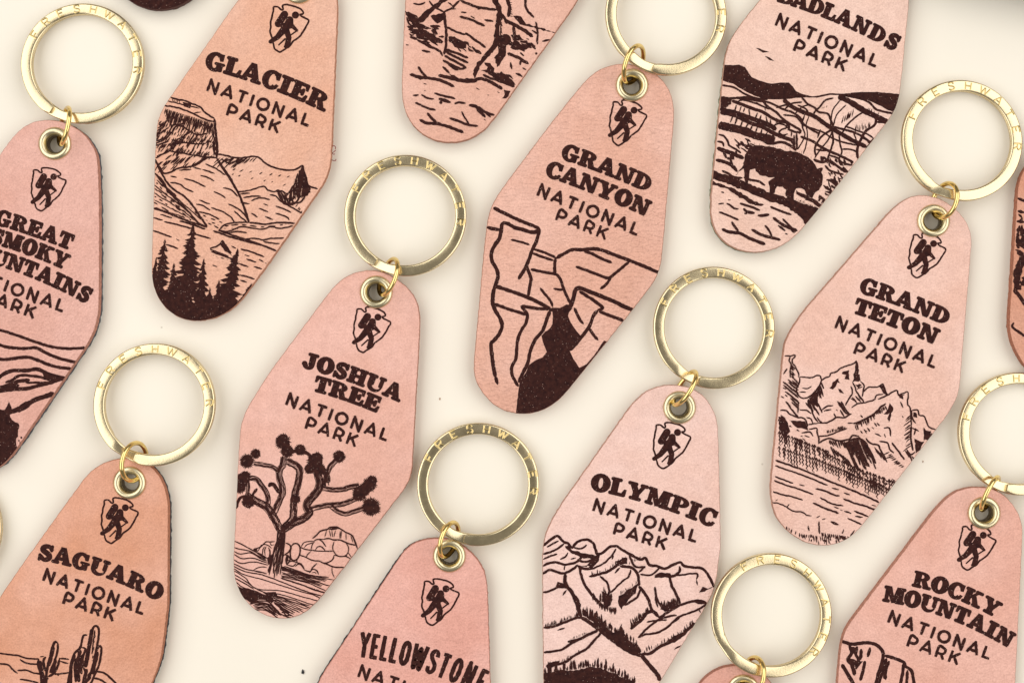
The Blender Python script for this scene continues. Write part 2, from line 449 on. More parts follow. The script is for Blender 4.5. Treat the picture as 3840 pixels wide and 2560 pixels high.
def draw(ink, o, text, ws=1.0, jag=1.2):
    """little drawing language; numbers are pixels of an enlarged detail with origin o=(x, y, scale)"""
    r = ink.r; k = o[2]
    for line in text.strip().splitlines():
        line = line.strip()
        if not line: continue
        for item in line.split(';'):
            item = item.strip()
            if not item: continue
            c, rest = item.split(None, 1)
            if c == 'P': ink.poly(pp(rest, o), 0.8)
            elif c == 'PF': ink.poly(pp(rest, o), 3.0)
            elif c == 'B':
                rad, p = rest.split(); ink.disc(pp(p, o)[0], float(rad) / k, 0.11)
            elif c == 'O':
                rad, p = rest.split(); ink.disc(pp(p, o)[0], float(rad) / k)
            elif c == 'H':      # H n dx,dy lmin,lmax w p0 p1 : hatch from a line
                n, d, ll, w, a, b = rest.split()
                n = int(n); dx, dy = map(float, d.split(',')); l0, l1 = map(float, ll.split(','))
                (ax, ay), (bx, by) = pp(a + ' ' + b, o); L = math.hypot(dx, dy)
                for i in range(n):
                    t = (i + r.uniform(-.3, .3)) / max(1, n - 1)
                    x, y = ax + (bx - ax) * t, ay + (by - ay) * t
                    l = r.uniform(l0, l1) / k; j = r.uniform(-.12, .12)
                    ex, ey = x + (dx / L + j) * l, y + dy / L * l
                    ink.stroke([(x, y), ((x + ex) / 2 + r.uniform(-2, 2), (y + ey) / 2), (ex, ey)], ws * float(w) * r.uniform(.8, 1.25))
            elif c == 'F':      # F n dx,dy lmin,lmax w pts... : fur along a polyline
                n, d, ll, w, q = rest.split(None, 4)
                n = int(n); dx, dy = map(float, d.split(',')); l0, l1 = map(float, ll.split(','))
                pl = catmull(pp(q, o), 4.0); L = math.hypot(dx, dy)
                for i in range(n):
                    x, y = pl[min(len(pl) - 1, int(len(pl) * (i + r.random()) / n))]
                    l = r.uniform(l0, l1) / k; j = r.uniform(-.15, .15)
                    ink.stroke([(x, y), (x + (dx / L + j) * l, y + dy / L * l)], ws * float(w) * r.uniform(.7, 1.3), taper=0.15)
            elif c == 'D':      # D w dash gap pts
                w, da, ga, q = rest.split(None, 3)
                pl = catmull(pp(q, o), 3.0); i = 0
                while i < len(pl) - 2:
                    m = max(3, int(float(da) / k * r.uniform(.6, 1.4) / 3)); ink.stroke(pl[i:i + m][::2] or pl[i:i + 2], ws * float(w))
                    i += m + max(1, int(float(ga) / k * r.uniform(.6, 1.4) / 3))
            elif c == 'M':      # M n w jitter A | B : family of curves between two guides
                n, w, ji, q = rest.split(None, 3)
                A, B = (pp(s, o) for s in q.split('|')); n = int(n); ji = float(ji)
                m = 14
                def even(P):
                    C = catmull(P, 3.0); return [C[int((len(C) - 1) * i / m)] for i in range(m + 1)]
                A, B = even(A), even(B)
                for i in range(n):
                    t = i / max(1, n - 1); ph = r.uniform(0, 50)
                    s0 = int(r.uniform(0, 2.5)); s1 = m + 1 - int(r.uniform(0, 3.5))
                    line_ = [(a[0] + (b[0] - a[0]) * t + ji * mnoise.noise(Vector((h * .4, ph, 0))), a[1] + (b[1] - a[1]) * t + ji * mnoise.noise(Vector((h * .4, ph, 5)))) for h, (a, b) in enumerate(zip(A, B))]
                    ink.stroke(line_[s0:s1], ws * float(w) * r.uniform(.8, 1.25))
            elif c == 'T':      # T hw tip base : conifer
                hw, a, b = rest.split()
                (tx, ty), (bx, by) = pp(a + ' ' + b, o); hw = 1.3 * float(hw) / k
                n = max(7, int(math.hypot(bx - tx, by - ty) / 10)); ax, ay = bx - tx, by - ty; L = math.hypot(ax, ay); ax /= L; ay /= L
                ink.nxt(); ink.conv([(tx, ty - 6), (bx + hw * .32, by), (bx - hw * .32, by)])
                for i in range(n):
                    t = (i + .3) / n
                    x, y = tx + ax * L * t, ty + ay * L * t
                    for sgn in (-1, 1):
                        w = hw * (0.10 + 0.90 * t ** .85) * r.uniform(.35, 1.12); dr = r.uniform(5, 15)
                        th = 5 + 9 * t
                        ink.nxt()
                        ink.conv([(x - ax * 5, y - ay * 5), (x + ax * th, y + ay * th), (x - sgn * ay * w * .6 + ax * (dr * .7 + th), y + sgn * ax * w * .6 + ay * (dr * .7 + th)), (x - sgn * ay * w + ax * dr, y + sgn * ax * w + ay * dr), (x - sgn * ay * w * .55 + ax * dr * .1, y + sgn * ax * w * .55 + ay * dr * .1)])
            elif c == 'Q':      # Q n dx,dy lmin,lmax w poly : short wriggles scattered in a polygon
                n, d, ll, w, q = rest.split(None, 4)
                P = pp(q, o); dx, dy = map(float, d.split(',')); l0, l1 = map(float, ll.split(',')); L = math.hypot(dx, dy)
                xs = [p[0] for p in P]; ys = [p[1] for p in P]; cnt = 0; tries = 0
                while cnt < int(n) and tries < 4000:
                    tries += 1
                    x, y = r.uniform(min(xs), max(xs)), r.uniform(min(ys), max(ys)); ins = False
                    for i in range(len(P)):
                        (x1, y1), (x2, y2) = P[i - 1], P[i]
                        if (y1 > y) != (y2 > y) and x < (x2 - x1) * (y - y1) / (y2 - y1) + x1: ins = not ins
                    if not ins: continue
                    l = r.uniform(l0, l1) / k; ux, uy = dx / L + r.uniform(-.35, .35), dy / L + r.uniform(-.35, .35)
                    ink.stroke([(x, y), (x + ux * l * .5 + r.uniform(-4, 4), y + uy * l * .5 + r.uniform(-4, 4)), (x + ux * l, y + uy * l)], ws * float(w) * r.uniform(.6, 1.5)); cnt += 1
            elif c == 'Z':      # Z n lmin,lmax amp w p0 p1 : wavering little conifers standing on a line
                n, ll, am, w, a, b = rest.split()
                l0, l1 = map(float, ll.split(',')); n = int(n); am = float(am) / k
                (ax, ay), (bx, by) = pp(a + ' ' + b, o)
                for i in range(n):
                    t = (i + r.uniform(-.3, .3)) / max(1, n - 1); x, y = ax + (bx - ax) * t, ay + (by - ay) * t
                    l = r.uniform(l0, l1) / k; m = max(4, int(l / 7)); q = []
                    for j in range(m + 1):
                        q.append((x + (1 if j % 2 else -1) * am * (0.25 + .75 * j / m) * r.uniform(.5, 1.1) + .06 * l * j / m, y + l * j / m))
                    ink.stroke(q, ws * float(w), smooth=False)
                    ink.stroke([(x, y - 3), (x + am * 1.3, y + am * 2.2)], ws * float(w)); ink.stroke([(x, y - 3), (x - am * 1.3, y + am * 2.2)], ws * float(w))
            elif c == 'C':      # C w pts : bark brush, dark core and thin striations
                w, q = rest.split(None, 1); w = float(w) / k; P = pp(q, o); C = catmull(P, 6.0)
                def off(dist):
                    out = []
                    for i in range(len(C)):
                        a = C[max(0, i - 1)]; b = C[min(len(C) - 1, i + 1)]; dx, dy = b[0] - a[0], b[1] - a[1]; l = math.hypot(dx, dy) or 1
                        out.append((C[i][0] - dy / l * dist, C[i][1] + dx / l * dist))
                    return out[::2] + [out[-1]]
                ink.stroke(off(-w * .22), w * .40, taper=.8, wob=2.2); ink.stroke(off(w * .40), w * .15, taper=.8, wob=2.2)
                for dd in (.06, .20, .30): ink.stroke(off(w * dd)[int(r.uniform(0, 3)):], w * r.uniform(.05, .11), taper=.5, wob=2.0)
                ink.stroke(off(-w * .48), w * .08, wob=2.4)
            else:
                ink.stroke(pp(rest, o), ws * float(c.rstrip('t')) * 1.12, taper=0.1 if c.endswith('t') else 0.45, wob=jag)

# ---------------------------------------------------------------- lettering
def bx(x0, y0, x1, y1, c=0.045):
    c = min(c, abs(x1 - x0) * .45, abs(y1 - y0) * .45)
    return [(x0 + c, y0), (x1 - c, y0), (x1, y0 + c), (x1, y1 - c), (x1 - c, y1), (x0 + c, y1), (x0, y1 - c), (x0, y0 + c)]
def arc(cx, cy, rx, ry, ix, iy, a0=0, a1=360, n=18, ox=0):
    out = []
    for i in range(n):
        t0 = math.radians(a0 + (a1 - a0) * i / n); t1 = math.radians(a0 + (a1 - a0) * (i + 1) / n)
        out.append([(cx + rx * math.cos(t0), cy + ry * math.sin(t0)), (cx + rx * math.cos(t1), cy + ry * math.sin(t1)),
                    (cx + ox + ix * math.cos(t1), cy + iy * math.sin(t1)), (cx + ox + ix * math.cos(t0), cy + iy * math.sin(t0))])
    return out
def thick(pts, w):
    C = catmull(pts, 0.06); out = []
    L = []; R = []
    for i in range(len(C)):
        a = C[max(0, i - 1)]; b = C[min(len(C) - 1, i + 1)]; dx, dy = b[0] - a[0], b[1] - a[1]; l = math.hypot(dx, dy) or 1
        t = i / (len(C) - 1); hw = w * .5 * (0.62 + 0.38 * math.sin(math.pi * t))
        L.append((C[i][0] - dy / l * hw, C[i][1] + dx / l * hw)); R.append((C[i][0] + dy / l * hw, C[i][1] - dx / l * hw))
    return [[L[i], L[i + 1], R[i + 1], R[i]] for i in range(len(C) - 1)]
sT, sB = 0.83, 0.17     # slab serif heights
def stem(x0=.10, x1=.43): return [bx(x0, 0, x1, 1)]
def ser(x0, x1, top): return [bx(x0, sT if top else 0, x1, 1 if top else sB, .05)]
SLAB = {
 'I': (.62, stem(.14, .48) + ser(0, .62, 0) + ser(0, .62, 1)),
 'L': (.88, stem() + ser(0, .56, 1) + [bx(0, 0, .84, .17), [(.60, .05), (.86, .05), (.88, .42), (.77, .42)]]),
 'E': (.90, stem() + [bx(0, .84, .84, 1), bx(0, 0, .86, .17), [(.60, .95), (.84, .95), (.84, .64), (.75, .64)], [(.62, .05), (.88, .05), (.90, .40), (.80, .40)],
        bx(.40, .41, .64, .60), bx(.54, .31, .68, .70)]),
 'T': (.92, stem(.29, .63) + ser(.15, .77, 0) + [bx(.03, .84, .89, 1), [(.02, .95), (.02, .60), (.12, .60), (.26, .95)], [(.90, .95), (.90, .60), (.80, .60), (.66, .95)]]),
 'H': (1.08, stem(.10, .42) + stem(.66, .98) + ser(0, .52, 0) + ser(0, .52, 1) + ser(.56, 1.08, 0) + ser(.56, 1.08, 1) + [bx(.4, .42, .7, .58)]),
 'N': (1.06, [bx(.11, .05, .30, 1), bx(.76, .05, .95, 1), [(.04, 1), (.40, 1), (.93, 0), (.66, 0)]] + ser(0, .38, 1) + ser(0, .42, 0) + ser(.64, 1.06, 1)),
 'M': (1.30, [bx(.11, 0, .30, 1), bx(.85, 0, 1.19, 1), [(.06, 1), (.42, 1), (.74, .08), (.56, 0)], [(.54, 0), (.72, .04), (1.0, 1), (.78, 1)]]
        + ser(0, .32, 1) + ser(.96, 1.30, 1) + ser(0, .42, 0) + ser(.74, 1.30, 0)),
 'A': (1.10, [[(.06, .05), (.26, .05), (.57, .98), (.38, 1.02)], [(.36, 1.03), (.64, 1.03), (1.03, .05), (.66, .05)], bx(.24, .23, .76, .41)] + ser(-.01, .40, 0) + ser(.58, 1.11, 0)),
 'O': (1.00, arc(.5, .5, .51, .55, .13, .33)),
 'C': (.90, arc(.49, .5, .49, .54, .16, .36, 52, 318, 18) + [[(.70, .98), (.86, .98), (.86, .60), (.72, .58), (.62, .80)], [(.60, .10), (.80, .08), (.90, .30), (.78, .34)]]),
 'G': (1.02, arc(.49, .5, .49, .54, .16, .36, 52, 300, 18) + [[(.70, .98), (.87, .98), (.87, .62), (.73, .60), (.62, .82)], bx(.60, .02, .90, .46), bx(.48, .36, 1.0, .49)]),
 'D': (1.00, stem() + arc(.44, .5, .56, .5, .22, .35, -90, 90, 12) + [bx(0, .85, .5, 1), bx(0, 0, .5, .15)]),
 'P': (.90, stem() + ser(0, .58, 0) + [bx(0, .86, .5, 1)] + arc(.46, .70, .44, .30, .15, .15, -90, 90, 10) + [bx(.40, .40, .50, .55)]),
 'R': (1.06, stem() + ser(0, .54, 0) + [bx(0, .86, .5, 1)] + arc(.46, .72, .45, .28, .15, .14, -90, 90, 10) + [bx(.38, .44, .52, .58), [(.46, .54), (.74, .52), (1.0, .04), (.66, .04)]] + ser(.62, 1.08, 0)),
 'B': (.98, stem() + [bx(0, .86, .5, 1), bx(0, 0, .5, .15)] + arc(.46, .755, .42, .245, .14, .12, -90, 90, 10) + arc(.46, .27, .50, .27, .17, .13, -90, 90, 10) + [bx(.4, .45, .5, .57)]),
 'S': (.86, thick([(.74, .70), (.62, .88), (.42, .91), (.24, .80), (.24, .64), (.42, .53), (.60, .42), (.66, .26), (.54, .11), (.34, .09), (.14, .30)], .30) + [bx(.66, .62, .79, 1.02), bx(.05, -.02, .18, .40)]),
 'U': (1.06, [bx(.10, .34, .43, 1), bx(.75, .34, .95, 1)] + arc(.52, .36, .42, .40, .27, .22, 180, 360, 12, .09) + ser(0, .54, 1) + ser(.66, 1.06, 1)),
 'Y': (1.06, [[(.06, .95), (.42, .95), (.68, .44), (.38, .40)], [(.77, .95), (.97, .95), (.70, .38), (.52, .44)], bx(.36, 0, .69, .52)] + ser(0, .50, 1) + ser(.66, 1.06, 1) + ser(.22, .83, 0)),
 'J': (.84, [bx(.38, .26, .71, 1)] + ser(.24, .84, 1) + arc(.38, .26, .33, .30, .04, .13, 180, 360, 10) + arc(.15, .28, .15, .15, 0, 0, 0, 360, 12)),
 'K': (1.10, stem() + ser(0, .53, 0) + ser(0, .53, 1) + [[(.38, .34), (.42, .56), (.70, .95), (.92, .95)], [(.46, .58), (.68, .66), (1.04, .05), (.70, .05)]] + ser(.60, 1.04, 1) + ser(.62, 1.12, 0)),
}
# plain stroke alphabets: (advance, [polylines])
SANS = {
 'N': (.82, [[(.1, 0), (.1, 1), (.72, 0), (.72, 1)]]), 'A': (.92, [[(.05, 0), (.46, .98), (.87, 0)], [(.2, .27), (.72, .27)]]),
 'T': (.78, [[(.39, 0), (.39, 1)], [(.02, .92), (.76, .92)]]), 'I': (.2, [[(.1, 0), (.1, 1)]]),
 'O': (1.0, [[(.5 + .42 * math.cos(a * math.pi / 10), .5 + .44 * math.sin(a * math.pi / 10)) for a in range(21)]]),
 'L': (.62, [[(.1, 1), (.1, .08), (.62, .08)]]),
 'P': (.72, [[(.1, 0), (.1, .92), (.42, .92), (.62, .82), (.66, .64), (.58, .46), (.40, .38), (.1, .38)]]),
 'R': (.76, [[(.1, 0), (.1, .92), (.42, .92), (.62, .82), (.66, .64), (.58, .46), (.40, .38), (.1, .38)], [(.42, .38), (.70, 0)]]),
 'K': (.80, [[(.1, 0), (.1, 1)], [(.72, .98), (.12, .38)], [(.34, .56), (.76, 0)]]),
}
SLIM = {
 'Y': (.40, [[(.04, 1), (.2, .50), (.36, 1)], [(.2, .52), (.2, 0)]]), 'E': (.34, [[(.32, .93), (.08, .93), (.08, .07), (.32, .07)], [(.08, .5), (.28, .5)]]),
 'L': (.32, [[(.08, 1), (.08, .07), (.31, .07)]]), 'O': (.40, [[(.08, .3), (.08, .75), (.2, .94), (.32, .75), (.32, .25), (.2, .06), (.08, .25), (.08, .35)]]),
 'W': (.56, [[(.04, 1), (.16, .02), (.28, .85), (.40, .02), (.52, 1)]]),
 'S': (.38, [[(.32, .72), (.30, .88), (.19, .94), (.09, .85), (.09, .68), (.20, .53), (.31, .38), (.31, .17), (.20, .06), (.09, .12), (.07, .28)]]),
 'T': (.36, [[(.18, 0), (.18, 1)], [(.01, .93), (.35, .93)]]), 'N': (.42, [[(.08, 0), (.08, 1), (.34, 0), (.34, 1)]]),
}
STAMP = {
 'F': (.6, [[(.08, 0), (.08, 1), (.6, 1)], [(.08, .52), (.5, .52)]]), 'E': (.6, [[(.6, 0), (.08, 0), (.08, 1), (.6, 1)], [(.08, .52), (.5, .52)]]),
 'R': (.64, [[(.08, 0), (.08, 1), (.42, 1), (.58, .88), (.58, .66), (.42, .52), (.08, .52)], [(.36, .52), (.62, 0)]]),
 'S': (.6, [[(.56, .80), (.44, .98), (.2, .98), (.08, .80), (.16, .60), (.48, .44), (.58, .22), (.46, .02), (.18, .02), (.06, .22)]]),
 'H': (.66, [[(.08, 0), (.08, 1)], [(.6, 0), (.6, 1)], [(.08, .5), (.6, .5)]]), 'W': (.9, [[(.02, 1), (.24, 0), (.45, .9), (.66, 0), (.88, 1)]]),
 'A': (.7, [[(.02, 0), (.35, 1), (.68, 0)], [(.14, .34), (.56, .34)]]), 'T': (.6, [[(.3, 0), (.3, 1)], [(0, 1), (.6, 1)]]),
}
def baseline(p0, p1, pc=None):
    """returns f(s in 0..1) -> point, unit right, unit down"""
    if pc is None: pc = ((p0[0] + p1[0]) / 2, (p0[1] + p1[1]) / 2)
    def f(t):
        x = (1 - t) ** 2 * p0[0] + 2 * t * (1 - t) * pc[0] + t * t * p1[0]
        y = (1 - t) ** 2 * p0[1] + 2 * t * (1 - t) * pc[1] + t * t * p1[1]
        dx = 2 * (1 - t) * (pc[0] - p0[0]) + 2 * t * (p1[0] - pc[0]); dy = 2 * (1 - t) * (pc[1] - p0[1]) + 2 * t * (p1[1] - pc[1])
        l = math.hypot(dx, dy)
        return (x, y), (dx / l, dy / l)
    L = math.hypot(p1[0] - p0[0], p1[1] - p0[1])
    return f, L
def fatten(p, d):
    """push a convex outline outwards by d (char bleeding at the edge of the burn)"""
    if area2(p) < 0: p = p[::-1]
    n = len(p); out = []
    for i in range(n):
        a, b, c = p[i - 1], p[i], p[(i + 1) % n]
        n1 = (b[1] - a[1], a[0] - b[0]); n2 = (c[1] - b[1], b[0] - c[0])
        l1 = math.hypot(*n1); l2 = math.hypot(*n2)
        if l1 < 1e-6 or l2 < 1e-6: out.append(b); continue
        m = (n1[0] / l1 + n2[0] / l2, n1[1] / l1 + n2[1] / l2); l = math.hypot(*m) or 1
        out.append((b[0] + m[0] / l * d, b[1] + m[1] / l * d))
    return out
def write(ink, o, font, text, s, cap, track=0.0, w=0.2):
    pts = pp(s, o); cap /= o[2]
    f, L = baseline(pts[0], pts[-1], pts[1] if len(pts) == 3 else None)
    tot = sum(font[c][0] + track for c in text) - track
    sx = L / tot; x = 0.0
    for ch in text:
        adv, shapes = font[ch]
        (bx_, by_), (ux, uy) = f((x + adv / 2) / tot)
        def tr(p):
            a = (p[0] - adv / 2) * sx; b = p[1] * cap
            return (bx_ + ux * a + uy * b, by_ + uy * a - ux * b)
        if font is SLAB:
            for sh in shapes:
                ink.nxt(); ink.conv(fatten([tr(p) for p in sh], 1.7))
        else:
            for sh in shapes:
                q = [tr(p) for p in sh]
                if len(q) > 4: ink.stroke(q, w * cap, taper=.95, wob=.4)
                else:
                    for i in range(len(q) - 1):       # sharp corners: one bar per side, with round joints
                        ink.stroke([q[i], q[i + 1]], w * cap, taper=.8, wob=.4)
                        if i: ink.nxt(); ink.disc(q[i], w * cap * .5, n=10)
        x += adv + track
def emblem(ink, c, theta, size):
    """arrowhead outline with a hiker carrying a pack"""
    k = size / 710.0; u, v = frame(theta - 17.5)
    def tr(s):
        out = []
        for t in s.split():
            a, b = t.split(','); a = (float(a) - 313) * k; b = (float(b) - 447) * k
            out.append((c[0] + a * u[0] + b * v[0], c[1] + a * u[1] + b * v[1]))
        return out
    ink.stroke(tr("80,140 100,130 150,130 185,165 215,175 225,155 215,115 235,95 310,98 380,115 450,135 500,170 525,205 515,228 475,235 500,262 560,290 605,310 605,345 585,380 560,430 535,480 515,510 490,550 440,595 380,640 340,700 285,740 230,780 195,798 150,780 115,750 100,710 90,665 45,665 35,640 75,610 60,560 40,500 50,440 45,370 60,310 70,240 85,180 80,140"), 28 * k, wob=1.3, taper=1.0)
    ink.disc(tr("410,245")[0], 54 * k, n=18)
    def cap(a, b, r0, r1):
        (x0, y0), (x1, y1) = tr(a)[0], tr(b)[0]; r0 *= k; r1 *= k
        ink.disc((x0, y0), r0, n=16); ink.disc((x1, y1), r1, n=16)
        dx, dy = x1 - x0, y1 - y0; l = math.hypot(dx, dy); nx, ny = -dy / l, dx / l
        ink.nxt(); ink.conv([(x0 + nx * r0, y0 + ny * r0), (x1 + nx * r1, y1 + ny * r1), (x1 - nx * r1, y1 - ny * r1), (x0 - nx * r0, y0 - ny * r0)])
    cap("248,240", "160,380", 56, 54)
    cap("328,318", "334,400", 54, 50); cap("328,330", "262,460", 54, 58); cap("200,400", "300,400", 30, 40)
    cap("245,460", "150,580", 54, 40); cap("150,580", "64,640", 40, 32)
    cap("280,470", "322,580", 46, 40); cap("322,580", "300,700", 40, 42); cap("300,700", "270,715", 30, 22)
    cap("362,405", "438,472", 34, 20); cap("425,485", "350,540", 11, 11); cap("265,602", "175,692", 13, 11)
# ---------------------------------------------------------------- one key fob
def lathe(name, prof, ctr, mat, parent, origin, n=64):
    vs = []; fs = []
    m = len(prof)
    for i in range(n):
        a = 2 * math.pi * i / n
        for r, z in prof: vs.append((ctr[0] + r * math.cos(a), ctr[1] + r * math.sin(a), z))
    for i in range(n):
        for j in range(m - 1):
            a, b = i * m + j, ((i + 1) % n) * m + j
            fs.append((a, b, b + 1, a + 1))
    return new_mesh(name, vs, fs, mat, parent, True, origin)

def slab_tag(name, E, theta, z0, z1, mats, parent, origin, seed, hole=37.0, jit=1.6, shift=(0, 0), bevel=True, inset=0.0, sc=1.0, marks=None):
    E = (E[0] + shift[0], E[1] + shift[1])
    out = fitted_outline((E[0] - shift[0], E[1] - shift[1]), theta, inset, jit, seed, sc, marks)
    out = [(x + shift[0], y + shift[1]) for x, y in out]
    n = len(out)
    cx, cy = E
    if bevel: lev = [(5.0, z1), (2.6, z1 - .00005), (0.7, z1 - .00020), (0.0, z1 - .0005)]
    else: lev = [(2.0, z1), (0.0, z1 - .0003)]
    H = z1 - z0
    for t in (0.42, 0.62, 0.82): lev.append((None, z0 + H * (1 - t)))
    lev.append((1.0, z0))
    vs = []; fs = []; mi = []
    # inset direction = towards the local inward normal
    nor = []
    for i in range(n):
        a = out[i - 3]; b = out[(i + 3) % n]; dx, dy = b[0] - a[0], b[1] - a[1]; l = math.hypot(dx, dy) or 1
        nn = (-dy / l, dx / l)
        mid = (E[0] + frame(theta)[1][0] * 560 - out[i][0], E[1] + frame(theta)[1][1] * 560 - out[i][1])
        if nn[0] * mid[0] + nn[1] * mid[1] < 0: nn = (-nn[0], -nn[1])
        nor.append(nn)
    # hole ring
    for i in range(n):
        dx, dy = out[i][0] - cx, out[i][1] - cy; l = math.hypot(dx, dy)
        vs.append(W(cx + dx / l * hole, cy + dy / l * hole, z1))
    # photo pixels are taken at the height of the leather's top face
    def P(x, y, z):
        X, Y, _ = W(x, y, ZT); return (X, Y, z)
    vs = []
    for i in range(n):
        dx, dy = out[i][0] - cx, out[i][1] - cy; l = math.hypot(dx, dy)
        vs.append(P(cx + dx / l * hole, cy + dy / l * hole, z1))
    rows = 1
    for ins, z in lev:
        for i in range(n):
            k = ins
            if k is None:
                k = 0.6 + 2.6 * mnoise.noise(Vector((out[i][0] * .35, out[i][1] * .35, z * 4000 + seed)))
            vs.append(P(out[i][0] + nor[i][0] * k, out[i][1] + nor[i][1] * k, z))
        rows += 1
    for i in range(n):                       # underside back to the hole, then the hole wall
        dx, dy = out[i][0] - cx, out[i][1] - cy; l = math.hypot(dx, dy)
        vs.append(P(cx + dx / l * hole, cy + dy / l * hole, z0))
    rows += 1
    for r in range(rows):
        r2 = (r + 1) % rows
        for i in range(n):
            j = (i + 1) % n
            fs.append((r * n + i, r2 * n + i, r2 * n + j, r * n + j))
            mi.append(0 if r <= (1 if bevel else 0) else 1)
    o = new_mesh(name, vs, fs, None, parent, False, origin)
    for m in mats: o.data.materials.append(m)
    o.data.polygons.foreach_set("material_index", mi)
    import bmesh
    bm = bmesh.new(); bm.from_mesh(o.data); bmesh.ops.recalc_face_normals(bm, faces=bm.faces); bm.to_mesh(o.data); bm.free()
    o.data.polygons.foreach_set("use_smooth", [True] * len(o.data.polygons))
    o.data.set_sharp_from_angle(angle=math.radians(40))
    return o

R_OUT, R_IN = 229.0, 187.0
COIL = 0.00105
def split_ring(C, E, parent, origin, butt, sgn, t0, t1, lift=0.0026, roll=(0, 0), seed=0):
    zm = 0.0032
    k = S * (CAM_H - zm) / CAM_H
    cx, cy, _ = W(C[0], C[1], zm)
    d = Vector((E[0] - C[0], -(E[1] - C[1]))).normalized()
    rm = (R_OUT + R_IN) / 2 * k; hw = (R_OUT - R_IN) / 2 * k
    def zbase(x, y):
        return lift * 0.5 * (1 + (x * d.x + y * d.y) / rm) + roll[0] * x + roll[1] * y + abs(roll[0]) * rm + abs(roll[1]) * rm
    prof = [(-.92, .10), (-1, .28), (-1, .68), (-.93, .86), (-.80, .96), (-.62, 1.0), (0, 1.008), (.62, 1.0), (.80, .96), (.93, .86), (1, .68), (1, .28), (.92, .10), (.7, 0), (-.7, 0)]
    m = len(prof)
    total = 690.0; step = 2.0
    N = int(total / step)
    vs = []; fs = []
    def sm(t): t = max(0, min(1, t)); return t * t * (3 - 2 * t)
    for i in range(N + 1):
        s = i * step
        ang = math.radians(butt + sgn * (s - 330.0))          # clockwise from up; s=330 is where the ramp starts
        zz = COIL * sm((s - 330) / 27.0)
        e = min(s, total - s)
        pinch = 1.0 if e > 8 else 0.72 + 0.28 * math.sin(e / 8 * math.pi / 2)
        nar = 1.0 - 0.16 * math.exp(-((s - 342) / 9.0) ** 2)
        wv = 1 + 0.0022 * mnoise.noise(Vector((s * .06, seed, 0)))
        for (r, z) in prof:
            rr = rm * wv + r * hw * pinch * nar
            x = rr * math.sin(ang); y = rr * math.cos(ang)
            vs.append((cx + x, cy + y, zbase(x, y) + zz + z * COIL * (0.98 if s < 330 else 1)))
    for i in range(N):
        for j in range(m):
            a = i * m + j; b = i * m + (j + 1) % m
            fs.append((a, b, b + m, a + m) if sgn > 0 else (a, a + m, b + m, b))
    fs.append(tuple(range(m))); fs.append(tuple(range(N * m, N * m + m)))
    o = new_mesh("split_ring", vs, fs, M_RING, parent, True, origin)
    o.data.set_sharp_from_angle(angle=math.radians(50))
    # stamped word round the band
    word = "FRESHWATER"; ev = []; ef = []
    ch_w, ch_h = 40.0, 27.0
    for i, ch in enumerate(word):
        phi = math.radians(t0 + (t1 - t0) * i / 9)
        adv, lines = STAMP[ch]
        for ln in lines:
            q = []
            pts = catmull([(p[0] * ch_w, p[1] * ch_h) for p in ln], 3.0) if len(ln) > 5 else [pt for a, b in zip(ln, ln[1:]) for pt in catmull([(a[0] * ch_w, a[1] * ch_h), (b[0] * ch_w, b[1] * ch_h)], 4.0)]
            for (a, b) in pts:
                a -= adv * ch_w / 2; b -= ch_h / 2
                r = (rm / k + b); th = phi + a / (rm / k)
                q.append((r * math.sin(th) * k, r * math.cos(th) * k))
            base = len(ev)
            hwid = 4.0 * k
            for t in range(len(q)):
                A = q[max(0, t - 1)]; B = q[min(len(q) - 1, t + 1)]; dx, dy = B[0] - A[0], B[1] - A[1]; l = math.hypot(dx, dy) or 1
                for (off, hh) in ((-1, -.00002), (-.12, .00010), (.12, .00010), (1, -.00002)):
                    x = q[t][0] - dy / l * hwid * off; y = q[t][1] + dx / l * hwid * off
                    ev.append((cx + x, cy + y, zbase(x, y) + COIL * 2.0 + hh))
            for t in range(len(q) - 1):
                for c in range(3):
                    a = base + t * 4 + c; ef.append((a, a + 1, a + 5, a + 4)) 
    g = new_mesh("engraving", ev, ef, M_STAMP, o, True, origin)
    return o

def jump_ring(P1, P2, side, parent, origin, phi=26.0, cz=None):
    r = 9.0 * S
    R = 0.5 * math.hypot(P2[0] - P1[0], P2[1] - P1[1]) * S - r * 0.55
    cz = cz or (R * math.cos(math.radians(phi)) + r + 0.0001)
    cz2 = cz
    x1, y1, _ = W(P1[0], P1[1], cz2); x2, y2, _ = W(P2[0], P2[1], cz2)
    c = Vector(((x1 + x2) / 2, (y1 + y2) / 2, cz2))
    a = Vector((x2 - x1, y2 - y1, 0)).normalized()
    sd = Vector((a.y, -a.x, 0)) * side          # side=+1: leans to the right of the way P1 -> P2
    b = Vector((0, 0, 1)) * math.cos(math.radians(phi)) + sd * math.sin(math.radians(phi))
    nrm = a.cross(b)
    vs = []; fs = []; n, m = 64, 14
    for i in range(n):
        t = 2 * math.pi * i / n
        rad = a * math.cos(t) + b * math.sin(t)
        for j in range(m):
            s = 2 * math.pi * j / m
            vs.append(tuple(c + rad * (R + r * math.cos(s)) + nrm * (r * math.sin(s))))
    for i in range(n):
        for j in range(m):
            fs.append((i * m + j, ((i + 1) % n) * m + j, ((i + 1) % n) * m + (j + 1) % m, i * m + (j + 1) % m))
    return new_mesh("jump_ring", vs, fs, M_JUMP, parent, True, origin)

M_STAMP = metal_mat("stamped_brass", (0.62, 0.47, 0.21), 0.22, 0.03)
M_PIT_SHADE = metal_mat("eyelet_inside_shaded", (0.20, 0.15, 0.085), 0.45, 0.1)  # brass colour darkened to stand for the shade down the hole

